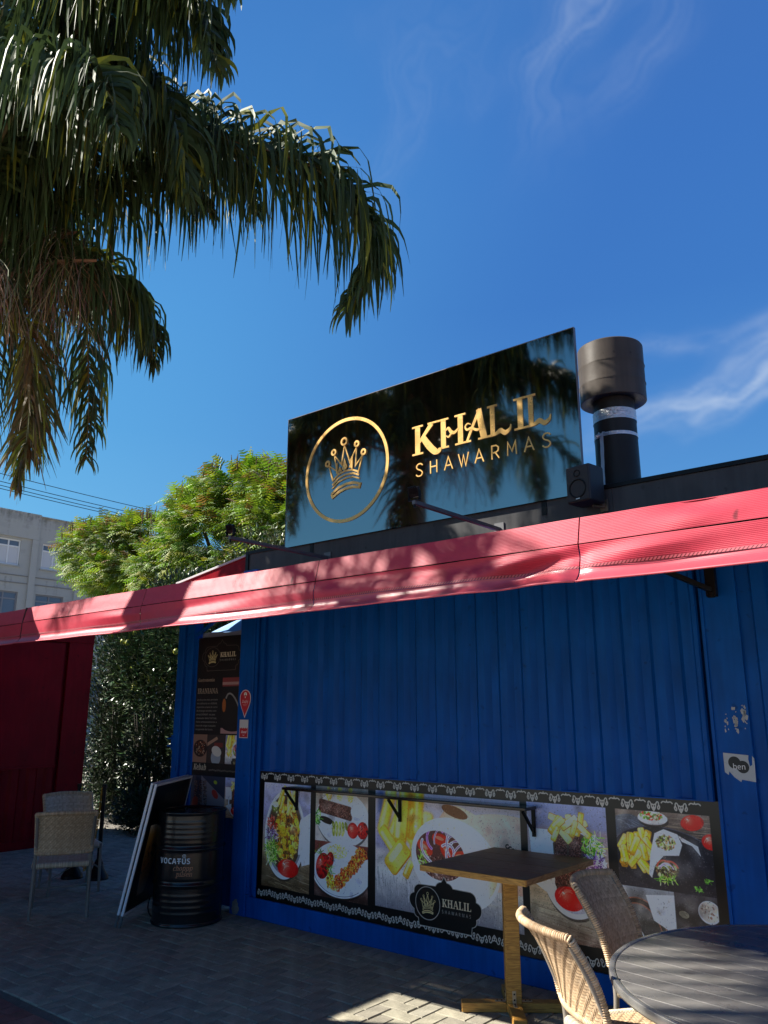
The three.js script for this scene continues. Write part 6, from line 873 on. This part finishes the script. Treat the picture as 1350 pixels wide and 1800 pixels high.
// ---------------------------------------------------------------- background: apartment house, wall, pole, wires
{
  const streak = canvasTex(1024, 512, (c, w, h) => { c.fillStyle = '#a8a8a2'; c.fillRect(0, 0, w, h); const r = rng(15); for (let i = 0; i < 2600; i++) { c.fillStyle = `rgba(${r() < 0.5 ? '70,68,60' : '190,186,172'},${0.05 * r()})`; c.fillRect(w * r(), h * r(), 30 * r(), 14 * r()); } for (let i = 0; i < 240; i++) { const x = w * r(), L = h * (0.05 + 0.3 * r() * r()), k = r() < 0.5 ? 0 : [0.36, 0.6][i % 2] * h; for (let y = 0; y < L; y += 3) { c.fillStyle = `rgba(52,52,46,${0.16 * (1 - y / L) * r()})`; c.fillRect(x + 3 * r(), k + y, 2 + 5 * r(), 4); } } for (let i = 0; i < 900; i++) { c.fillStyle = `rgba(60,60,52,${0.09 * r()})`; c.fillRect(w * r(), 18 * r() * r(), 14 * r(), 26 * r()); } });
  streak.wrapS = streak.wrapT = THREE.RepeatWrapping; streak.repeat.set(1 / 16, 1 / 8); streak.offset.set(0, 0.73);
  const wall = std({ map: streak, color: RGB(1.0, 0.98, 0.96), roughness: 0.9, bumpMap: tGrain, bumpScale: 0.003 });
  const b = thing('apartment_building', 'weathered beige apartment building with white framed windows behind the trees', 'building', [-28, 0, 0]);
  // local: facade in the plane x = 0 facing +x; z as world z
  const wins = []; // [z0, z1, y0, y1, grey]
  for (const [z0, z1] of [[-8.9, -7.9], [-11.0, -9.98], [-13.07, -11.98], [-15.3, -14.3], [-17.6, -16.5], [-19.9, -18.8], [-22.2, -21.1]]) wins.push([z0, z1, 7.78, 8.9, 0], [z0 - 0.1, z1 + 0.1, 5.6, 6.65, 1], [z0, z1, 2.4, 3.5, 1]);
  const W0 = -30, W1 = -4, ys = [0, 2.4, 3.5, 5.6, 6.65, 7.78, 8.9, 10.05], wl = [];
  for (let j = 0; j < ys.length - 1; j++) { const row = wins.filter((q) => Math.abs(q[2] - ys[j]) < 0.01).sort((p, q) => p[0] - q[0]); let z = W0; for (const q of row) { wl.push(span(-0.25, 0, ys[j], ys[j + 1], z, q[0])); z = q[1]; } wl.push(span(-0.25, 0, ys[j], ys[j + 1], z, W1)); }
  part(b, 'wall', wl, wall); part(b, 'rear_block', [span(-9, -0.26, 0, 9.9, W0, W1)], wall);
  part(b, 'parapet', [span(-0.3, 0.1, 10.052, 10.14, -11.75, W1), span(-0.3, 0.08, 10.052, 10.1, W0, -11.76), span(0.002, 0.09, 9.0, 10.05, -11.74, W1)], wall);
  part(b, 'pilaster', [-11.6, -13.75, -16.0, -20.4].map((z) => span(0.002, 0.1, 0.2, 8.99, z - 0.14, z + 0.14)), wall);
  part(b, 'string_course', [3.9, 4.6, 7.02, 7.34].map((y) => span(0.002, 0.035, y, y + 0.035, W0, W1)), std({ color: RGB(0.22, 0.21, 0.19), roughness: 0.9 }));
  const fr = std({ color: RGB(0.7, 0.7, 0.68), roughness: 0.5 }), frG = std({ color: RGB(0.2, 0.2, 0.21), roughness: 0.5 }), glass = std({ color: RGB(0.12, 0.15, 0.19), roughness: 0.06 }), curt = std({ color: RGB(0.55, 0.55, 0.55), roughness: 0.9 });
  for (const [z0, z1, y0, y1, g] of wins) {
    const m = (z0 + z1) / 2, ty = y1 - 0.3, f = part(b, 'window', [span(-0.12, -0.06, y0, y0 + 0.06, z0, z1), span(-0.12, -0.06, y1 - 0.06, y1, z0, z1), span(-0.12, -0.06, y0 + 0.06, y1 - 0.06, z0, z0 + 0.06), span(-0.12, -0.06, y0 + 0.06, y1 - 0.06, z1 - 0.06, z1), span(-0.118, -0.062, y0 + 0.06, y1 - 0.06, m - 0.03, m + 0.03), span(-0.117, -0.063, ty - 0.03, ty + 0.03, z0 + 0.06, z1 - 0.06)], g ? frG : fr);
    for (const [a, c] of [[z0 + 0.06, m - 0.03], [m + 0.03, z1 - 0.06]]) for (const [d, e] of [[y0 + 0.06, ty - 0.03], [ty + 0.03, y1 - 0.06]]) part(f, 'pane', [span(-0.1, -0.094, d, e, a, c)], e - d > 0.4 && !g ? curt : glass);
    part(f, 'sill', [span(-0.1, 0.06, y0 - 0.06, y0 - 0.002, z0 - 0.05, z1 + 0.05)], wall);
  }
}
{
  single('boundary_wall', [span(-24, 9, -0.03, 2.3, -13.3, -13)], std({ color: RGB(0.55, 0.53, 0.47), map: tConcrete, roughness: 0.9 }), 'pale rendered boundary wall seen in glimpses through the hedge', 'wall');
  const p = thing('utility_pole', 'concrete utility pole with crossarm and insulators behind the awning', 'pole', [-17.2, 0, -9.2]);
  part(p, 'pole', [cyl(0.1, 0.15, 6.9, 0, 3.45, 0, 14)], bark(0.36, 0.34, 0.31)); part(p, 'crossarm', [bar([-0.7, 6.35, 0.3], [0.7, 6.35, -0.3], 0.09)], bark(0.25, 0.2, 0.16));
  for (const t of [-0.6, -0.2, 0.3, 0.6]) part(p, 'insulator', [flat(at(new THREE.LatheGeometry([[0.01, 0], [0.05, 0.02], [0.03, 0.06], [0.05, 0.09], [0.01, 0.14]].map(([a, c]) => new THREE.Vector2(a, c)), 10), t, 6.4, -t * 0.43))], std({ color: RGB(0.3, 0.22, 0.16), roughness: 0.4 }));
  const arm = part(p, 'lamp_arm', [tube([[0, 6.0, 0], [0.6, 6.25, -0.2], [1.2, 6.5, -0.4], [1.6, 6.52, -0.5]], 0.03, 16, 8)], M.steel); part(arm, 'lamp_head', [rbox(0.5, 0.1, 0.2, 1.8, 6.52, -0.56, 0.03, 0, 0.3, 0)], M.steel);
  for (const [i, y, z] of [[0, 10.75, -16], [1, 10.45, -16.2], [2, 10.3, -16.4], [3, 10.18, -16.6]]) single('power_line', [tube(Array.from({ length: 14 }, (_, k) => { const t = k / 13; return V(-25 + 3 * t, y - 0.9 * Math.sin(t * 3.14) * 0.5 + (t - 0.3) * -0.6, mix(-4, -30, t) + i * 0.15); }), 0.014, 40, 5)], M.black, ['thin overhead wire, topmost of the four above the apartment roof', 'overhead wire just under the topmost one above the apartment roof', 'overhead wire just above the lowest one at the apartment roof', 'lowest of the four overhead wires at the apartment roof'][i], 'wire', 'overhead wires');
}
scene.traverse((o) => { if (o.isMesh) { o.castShadow = true; o.receiveShadow = true; } });
renderer.render(scene, camera);
